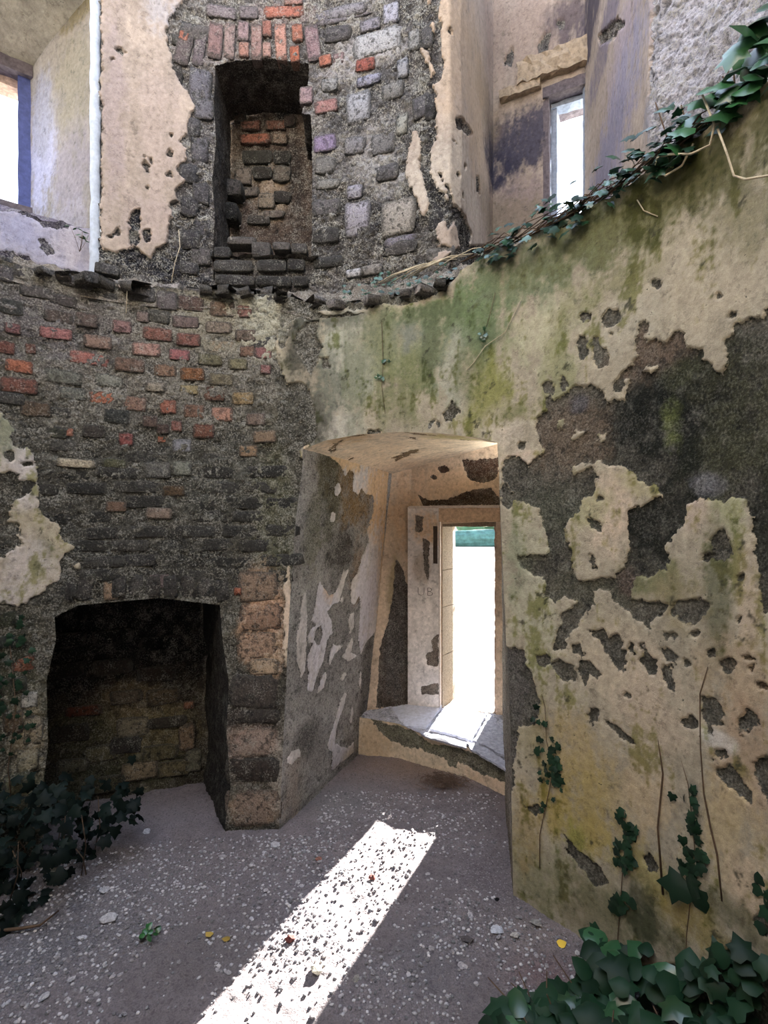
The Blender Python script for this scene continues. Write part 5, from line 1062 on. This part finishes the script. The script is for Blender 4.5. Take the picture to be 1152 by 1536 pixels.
# ================================================================== PLANTS
def leaf_mesh(name, kind, seed, mat):
    r = np.random.RandomState(seed)
    if kind == 'ivy':      # five-lobed ivy leaf, unit length along +Y
        out = [(0, 0), (.28, -.10), (.50, .10), (.36, .34), (.52, .58), (.24, .62), (0, 1.0), (-.24, .62), (-.52, .58), (-.36, .34), (-.50, .10), (-.28, -.10)]
    elif kind == 'broad':
        out = [(0, 0), (.30, .02), (.46, .25), (.44, .55), (.22, .82), (0, 1.0), (-.22, .82), (-.44, .55), (-.46, .25), (-.30, .02)]
    else:
        out = [(0, 0), (.16, .2), (.2, .5), (0, 1), (-.2, .5), (-.16, .2)]
    V = [(x*r.uniform(.88, 1.12), y, -.25*abs(x)-.18*y*y+r.uniform(-.03, .03)) for x, y in out]+[(0, .42, .04)]
    n = len(out); Fc = [(i, (i+1) % n, n) for i in range(n)]
    me = tri_mesh(name, V, Fc, True); me.materials.append(mat); return me
LF = {('ivy', 'g'): [leaf_mesh('leaf', 'ivy', k, M_IVY) for k in range(3)], ('ivy', 'd'): [leaf_mesh('leaf', 'ivy', 5+k, M_DARKIVY) for k in range(3)],
      ('broad', 'g'): [leaf_mesh('leaf', 'broad', 10+k, M_IVY) for k in range(3)], ('broad', 'd'): [leaf_mesh('leaf', 'broad', 15+k, M_DARKIVY) for k in range(3)], ('ivy', 's'): [leaf_mesh('leaf', 'ivy', 45+k, M_SHADEIVY) for k in range(3)], ('small', 'y'): [leaf_mesh('leaf', 'broad', 30, M_YELLOW)], ('small', 'g'): [leaf_mesh('leaf', 'small', 31, M_IVY)]}
def add_leaf(parent, ploc, key, p, size, up_=(0, 0, 1), spread=1.0, col=(1, 1, 1), dirv=None):
    me = LF[key][rnd.randrange(len(LF[key]))]; o = bpy.data.objects.new('leaf', me); COL.objects.link(o); o.parent = parent
    z = Vector(up_)+Vector((rnd.gauss(0, .35), rnd.gauss(0, .35), rnd.gauss(0, .35)))*spread; z.normalize()
    y = Vector(dirv) if dirv is not None else Vector((rnd.gauss(0, 1), rnd.gauss(0, 1), rnd.gauss(0, .4)))
    y = y-z*y.dot(z); y.normalize(); x = y.cross(z)
    o.matrix_local = Matrix.Translation(Vector(p)-Vector(ploc)) @ Matrix((x, y, z)).transposed().to_4x4() @ Matrix.Scale(size, 4); o.color = (*col, 1)
    return o
def stem(parent, ploc, pts, r=.002, name='stem', mat=M_STEM):
    ps = [Vector(p)-Vector(ploc) for p in pts]; n = len(ps); return link(name, tube_mesh(name, ps, [r*(1-.5*i/n) for i in range(n)], 5), mat, parent)
def ledge_pt(px, r, dz):
    """a point on the wall head at radius r, in the direction of photograph column px"""
    k = (px-CX)/F; a = k*k+1; b = -2*(k*CC[0]+CC[1]); c = CC[0]**2+CC[1]**2-r*r; Y = (-b+math.sqrt(b*b-4*a*c))/(2*a); return np.array([k*Y, Y, LEDGE+dz])

# big-leaved ivy on the wall head, right
pl = ledge_pt(1090, 1.78, 0)
iv = empty('ivy', pl, 'large-leaved green ivy on the wall head, top right', 'ivy')
for k in range(150):
    px = rnd.triangular(1005, 1230, 1090); r = rnd.uniform(1.64, 1.86); hmax = .07+.12*min(max((px-1010)/90, 0), 1)
    p = ledge_pt(px, r, rnd.uniform(0, hmax)); add_leaf(iv, pl, (rnd.choice(['ivy', 'broad']), 'g'), p, rnd.uniform(.055, .10), up_=(-.5, -.7, .8), col=(1.1, 1.25, 1))
for k in range(10):
    px = rnd.uniform(1010, 1180); a = ledge_pt(px, 1.8, 0); b = ledge_pt(px+rnd.uniform(-40, 30), 1.72, rnd.uniform(.1, .25)); stem(iv, pl, [a, (a+b)/2+[0, 0, .03], b], .003)
# creeping small-leaved ivy along the wall head
pl2 = ledge_pt(860, 1.76, 0)
cr = empty('creeping_ivy', pl2, 'dense small-leaved creeping ivy sloping along the wall head below the right window', 'ivy')
for k in range(296):
    px = rnd.uniform(722, 1035); r = rnd.uniform(1.61, 1.80); p = ledge_pt(px, r, rnd.uniform(-.05, .07+.06*(px-722)/300)); add_leaf(cr, pl2, ('ivy', 'g' if rnd.random() < .5 else 'd'), p, rnd.uniform(.030, .052), up_=(-.3, -.6, .8), col=(.85, 1, 1.1))
for k in range(60):
    px = rnd.uniform(690, 1000); a = ledge_pt(px, 1.70, .02); b = ledge_pt(px+rnd.uniform(20, 70), 1.66, rnd.uniform(.0, .06)); c = ledge_pt(px+rnd.uniform(60, 110), 1.74, rnd.uniform(.02, .10)); stem(cr, pl2, [a, b, c], .0022)
pl3 = ledge_pt(590, 1.74, 0)
cs_ = empty('creeping_ivy', pl3, 'sparse bluish creeping ivy and roots on the wall head above the alcove', 'ivy')
for k in range(120):
    px = rnd.gauss(600, 50); px = min(max(px, 515), 715); p = ledge_pt(px, rnd.uniform(1.64, 1.84), rnd.uniform(-.03, .04)); add_leaf(cs_, pl3, ('ivy', 'g'), p, rnd.uniform(.014, .028), up_=(-.1, -.7, .8), col=(.8, 1, 1.3))
for k in range(8):
    px = rnd.uniform(560, 660); stem(cs_, pl3, [ledge_pt(px, 1.70, .01), ledge_pt(px+25, 1.655, .02), ledge_pt(px+60, 1.66, .04), ledge_pt(px+95, 1.72, .05)], .003, 'root', M_PALE)

def wall_pt(px, py, off=.012):
    s, z = low.pix(px, py); p = low.pt(np.array([s]), np.array([z]))[0]; t, n = low.frame(s); return p+n*off
# pale dangling roots
r1 = [wall_pt(1072, 150, .05), wall_pt(1095, 195, .06), wall_pt(1088, 225, .06), wall_pt(1062, 240, .07), wall_pt(1030, 241, .07), wall_pt(1005, 245, .06), wall_pt(997, 262, .05), wall_pt(1015, 270, .05), wall_pt(1040, 255, .05), wall_pt(1058, 222, .05)]
o = link('dry_root', tube_mesh('dry_root', r1, .0032, 6), M_PALE); tag(o, 'pale dry root curling in a loop below the large-leaved ivy', 'root')
r2 = [wall_pt(1096, 200, .05), wall_pt(1110, 235, .05), wall_pt(1117, 268, .04), wall_pt(1135, 273, .04), wall_pt(1165, 268, .04), wall_pt(1200, 262, .04)]
o = link('dry_root', tube_mesh('dry_root', r2, .003, 6), M_PALE); tag(o, 'pale dry root hanging down at the right edge below the ivy', 'root')
r3 = [wall_pt(960, 302, .015), wall_pt(970, 318, .015), wall_pt(990, 326, .012)]
o = link('dry_root', tube_mesh('dry_root', r3, .002, 5), M_PALE); tag(o, 'short pale root lying on the green plaster below the creeping ivy', 'root')
r4_ = [wall_pt(783, 452, .012), wall_pt(760, 500, .014), wall_pt(730, 520, .012), wall_pt(712, 545, .012), wall_pt(702, 556, .012)]
o = link('dry_root', tube_mesh('dry_root', r4_, .0018, 5), M_PALE); tag(o, 'thin curved root on green plaster right of the hanging sprig', 'root')

def climber(label, pix, leaves, size, col='d', r=.002):
    base_ = wall_pt(*pix[0]); e = empty('climbing_ivy', base_, label, 'ivy'); stem(e, base_, [wall_pt(x, y, .012) for x, y in pix], r)
    xs = np.array([p[0] for p in pix]); ys = np.array([p[1] for p in pix])
    for (y0, y1, n, wd, sz) in leaves:
        for k in range(n):
            y = rnd.uniform(y0, y1); o_ = np.argsort(ys); x = np.interp(y, ys[o_], xs[o_])+rnd.gauss(0, wd)
            t, nn = low.frame(float(low.pix(x, y)[0])); add_leaf(e, base_, ('ivy', col), wall_pt(x, y, .018), sz*rnd.uniform(.8, 1.2), up_=tuple(nn+[0, 0, .15]), spread=.7, dirv=(rnd.gauss(0, .6), 0, rnd.gauss(.3, .6)))
    return e
climber('climbing ivy stem with scattered dark leaves near the alcove corner', [(812, 1300), (812, 1250), (825, 1190), (833, 1150), (822, 1110), (820, 1060), (815, 1040)], [(1050, 1215, 34, 9, .024), (1120, 1180, 12, 12, .034)], .03)
climber('climbing ivy stem thick with dark leaves, middle of the right wall', [(928, 1480), (930, 1400), (936, 1320), (941, 1260), (940, 1215)], [(1215, 1310, 26, 8, .034), (1330, 1420, 10, 12, .05)], .03)
climber('climbing ivy stem with dark and large leaves, right of the middle stem', [(1030, 1520), (1034, 1400), (1043, 1320), (1046, 1270), (1040, 1210), (1036, 1175), (1026, 1140)], [(1185, 1260, 18, 10, .028), (1240, 1320, 16, 14, .036), (1320, 1360, 4, 8, .10)], .03)
climber('leafy ivy edge growing in from the right frame edge, low', [(1160, 1520), (1165, 1420), (1160, 1340), (1158, 1300)], [(1320, 1400, 12, 10, .04)], .03)
e = climber('hanging ivy sprig with tiny leaves on green plaster above the alcove', [(574, 485), (576, 545), (574, 580), (579, 620)], [(540, 585, 9, 4, .020)], .02, 'g', .0016)
climber('tiny blue-green ivy sprig on the wall above and right of the alcove', [(745, 440), (735, 480), (727, 505)], [(495, 512, 5, 4, .02)], .02, 'g', .0014)
for l, px in [('bare climbing stem on the right wall, left of the two bare ones', [(998, 1340), (990, 1240), (998, 1160), (990, 1100), (985, 1060)]), ('long bare climbing stem on the right wall, nearest the right edge', [(1088, 1350), (1080, 1280), (1070, 1240), (1060, 1190), (1055, 1120), (1054, 1040), (1066, 1000)])]:
    o = link('bare_stem', tube_mesh('bare_stem', [wall_pt(x, y, .012) for x, y in px], [.0035, .003, .0028, .0024, .002, .0018, .0012][:len(px)], 6), M_STEM); tag(o, l, 'stem')

# ground ivy, lower right
g0 = np.array([.82, 1.48, .03]); gi = empty('ivy_bush', g0, 'dense dark green ivy mound at the foot of the right wall', 'ivy')
cnt = 0
while cnt < 230:
    x, y = rnd.uniform(.34, 1.30), rnd.uniform(1.22, 1.88)
    if math.hypot(x-CC[0], y-CC[1]) > 1.67: continue
    e_ = (x-.40)/.5+(1.95-y)*.2
    if y > 1.62+.25*(x-.4) and x < .72: continue
    hgt = .03+.20*min(max(1-math.hypot((x-.95)/.55, (y-1.45)/.4), 0), 1)*1.0
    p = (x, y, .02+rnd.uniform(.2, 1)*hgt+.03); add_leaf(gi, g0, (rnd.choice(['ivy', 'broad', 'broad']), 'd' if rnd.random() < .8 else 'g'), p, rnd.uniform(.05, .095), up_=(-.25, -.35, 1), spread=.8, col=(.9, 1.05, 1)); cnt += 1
while cnt < 297:
    px, py = rnd.uniform(960, 1165), rnd.uniform(1405, 1540); p = wall_pt(px, py, rnd.uniform(.02, .10))
    if py < 1470-(px-960)*.28+rnd.uniform(-20, 20): continue
    add_leaf(gi, g0, (rnd.choice(['ivy', 'broad']), 'd'), p, rnd.uniform(.035, .07), up_=(-.5, -.3, 1), spread=.9); cnt += 1
for k in range(24):
    a = np.array([rnd.uniform(.4, 1.0), rnd.uniform(1.3, 1.7), .0]); b = a+[rnd.uniform(-.1, .1), rnd.uniform(-.1, .1), rnd.uniform(.08, .2)]; stem(gi, g0, [a, (a+b)/2+[.02, 0, 0], b], .003)
o = link('dead_stalk', tube_mesh('dead_stalk', [on_floor(1075, 1560, .05)+[0, 0, .0], at(1066, 1500, 1.50), at(1058, 1478, 1.52), at(1055, 1450, 1.53)], .004, 6), M_PALE); tag(o, 'pale dead stalk rising from the ivy mound at lower right', 'stalk')
# ground ivy, lower left
g1 = np.array([-1.55, 2.2, 0]); gl = empty('ivy_bush', g1, 'dark shaded ivy bush before the hearth at lower left', 'ivy')
cnt = 0
while cnt < 280:
    px, py = rnd.uniform(-60, 215), rnd.uniform(1130, 1400)
    if py > 1400-(px)*.85 or py < 1150+abs(px-100)*.25*(px < 100)+(px-100)*.35*(px > 100) and rnd.random() < .85: continue
    Y = rnd.uniform(1.95, 2.45) if px < 110 else rnd.uniform(2.3, 2.6); p = at(px, py, Y)
    if p[2] < .01: p = on_floor(px, py, .02)
    if math.hypot(p[0]-CC[0], p[1]-CC[1]) > 1.68 and not (-1.4 < p[0] < -.95): p[:2] = CC+(p[:2]-CC)*1.64/math.hypot(*(p[:2]-CC))
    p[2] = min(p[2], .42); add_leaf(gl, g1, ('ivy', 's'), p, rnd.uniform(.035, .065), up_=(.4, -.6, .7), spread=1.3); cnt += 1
for k in range(20):
    a = np.array([rnd.uniform(-1.75, -1.3), rnd.uniform(2.05, 2.5), 0]); b = a+[rnd.uniform(-.08, .08), rnd.uniform(-.08, .05), rnd.uniform(.1, .35)]; stem(gl, g1, [a, (a+b)/2+[.02, 0, 0], b], .003)
g2 = wall_pt(10, 1010, .01); g3 = empty('climbing_ivy', g2, 'small ivy leaves creeping up the mossy stones left of the hearth', 'ivy')
for k in range(60):
    x, y = rnd.uniform(-10, 46), rnd.uniform(925, 1130); t, nn = low.frame(float(low.pix(x, y)[0])); add_leaf(g3, g2, ('ivy', 'd'), wall_pt(x, y, .02), rnd.uniform(.018, .034), up_=tuple(nn), spread=.7)
stem(g3, g2, [wall_pt(20, 1240, .012), wall_pt(12, 1150, .014), wall_pt(24, 1060, .014), wall_pt(14, 960, .012)], .003)

# small sprigs and litter
def sprig(label, base_, n, size, h, key=('small', 'g'), name='seedling', cat='plant', spread=.03, col=(1.2, 1.6, 1)):
    e = empty(name, base_, label, cat)
    for k in range(n):
        q = np.array(base_)+[rnd.uniform(-spread, spread), rnd.uniform(-spread, spread), h*rnd.uniform(.5, 1)]; add_leaf(e, base_, key, q, size*rnd.uniform(.8, 1.2), col=col)
        if k % 2 == 0: stem(e, base_, [base_, (np.array(base_)+q)/2+[.004, 0, 0], q], .0012)
sprig('small bright green seedling on the gravel floor', on_floor(223, 1405, .005), 12, .022, .03, ('broad', 'g'))
bpt = br.pt(np.array([float(br.pix(122, 385)[0])]), np.array([float(br.pix(122, 385)[1])]))[0]+np.array([.02, -.05, 0])
sprig('slender green seedling on the wall head below the left window', bpt, 10, .034, .12, ('small', 'g'), spread=.04)
o = link('grass_stalk', tube_mesh('grass_stalk', [at(257, 424, 2.52), at(262, 395, 2.54), at(270, 370, 2.56), at(268, 345, 2.58)], .002, 5), M_PALE); tag(o, 'dry bent grass stalk on the wall head left of the niche', 'stalk')
o = link('grass_stalk', tube_mesh('grass_stalk', [at(189, 470, 2.46), at(190, 450, 2.47), at(191, 428, 2.50)], .0016, 5), M_PALE); tag(o, 'short dry stalk on the brick wall top below the left window', 'stalk')
for px, py, l, s in [(82, 1299, 'yellow fallen leaf beside the ivy bush at left', .03), (836, 1418, 'yellow fallen leaf at the foot of the right wall', .035), (706, 1170, 'small yellow leaf by the twig litter in the alcove', .022), (98, 1258, 'small yellow leaf on the ivy shadow edge', .02), (8, 1392, 'orange-brown leaf at the left end of the stick', .05), (318, 1405, 'dry tan leaf on the floor left of the sun patch', .03), (345, 1410, 'pale dry leaf nearer the sun patch edge', .03)]:
    p = on_floor(px, py, .0); p[2] = fz_at(p[0], p[1])+.008; o = bpy.data.objects.new('fallen_leaf', LF[('small', 'y')][0]); COL.objects.link(o); o.location = p; o.scale = (s,)*3; o.rotation_euler = (.2, .1, rnd.uniform(0, 6)); tag(o, l, 'leaf')
    o.color = (1, 1, 1, 1) if 'yellow' in l else ((1, .6, .5, 1) if 'orange' in l else (.8, .8, 1.4, 1))
st = [on_floor(-20, 1398, .01), on_floor(30, 1393, .018), on_floor(60, 1388, .02), on_floor(88, 1366, .015)]
o = link('stick', tube_mesh('stick', st, [.007, .006, .005, .003], 7), M_STEM); tag(o, 'dark crooked stick on the gravel at the left edge', 'stick')
# twig litter in the alcove
Vt, Ft = [], []
for k in range(230):
    c = on_floor(668, 1176)+np.array([rnd.gauss(0, .06), rnd.gauss(0, .045), rnd.uniform(.005, .035)]); a = rnd.uniform(0, 3.14); L = rnd.uniform(.03, .09); d = np.array([math.cos(a), math.sin(a), rnd.uniform(-.25, .25)])
    ps = [Vector(c-d*L/2), Vector(c+np.array([0, 0, .006])), Vector(c+d*L/2)]; me = tube_mesh('t', ps, .0016, 3); off = len(Vt); Vt += [tuple(v.co) for v in me.vertices]; Ft += [tuple(off+i for i in p.vertices) for p in me.polygons]; bpy.data.meshes.remove(me)
tag(link('twig_litter', tri_mesh('twig_litter', Vt, Ft), M_TWIG), 'heap of dead twigs and straw on the alcove floor below the sill', 'twigs', None, 'stuff')

# rubble on the wall head
for k in range(60):
    px = rnd.uniform(-10, 700); p = ledge_pt(px, rnd.uniform(1.675, 1.80), 0); r = rnd.uniform(.025, .06); g = rnd.uniform(70, 165)
    if 540 < px: r *= .8
    o = bpy.data.objects.new('stone', STONES[rnd.randrange(10)]); COL.objects.link(o); o.location = (p[0], p[1], float(head_z(px))+.0+.25*(math.hypot(p[0]-CC[0], p[1]-CC[1])-1.7)+r*.2); o.scale = (r*2.2, r*1.4, r*1.1); o.rotation_euler = (rnd.uniform(-.3, .3), rnd.uniform(-.3, .3), rnd.uniform(0, 6)); o.color = (*lin((g, g*.95, g*.92)), 1)
    tag(o, 'loose rubble stone lying on the broken wall head', 'stone', 'rubble on the wall head')
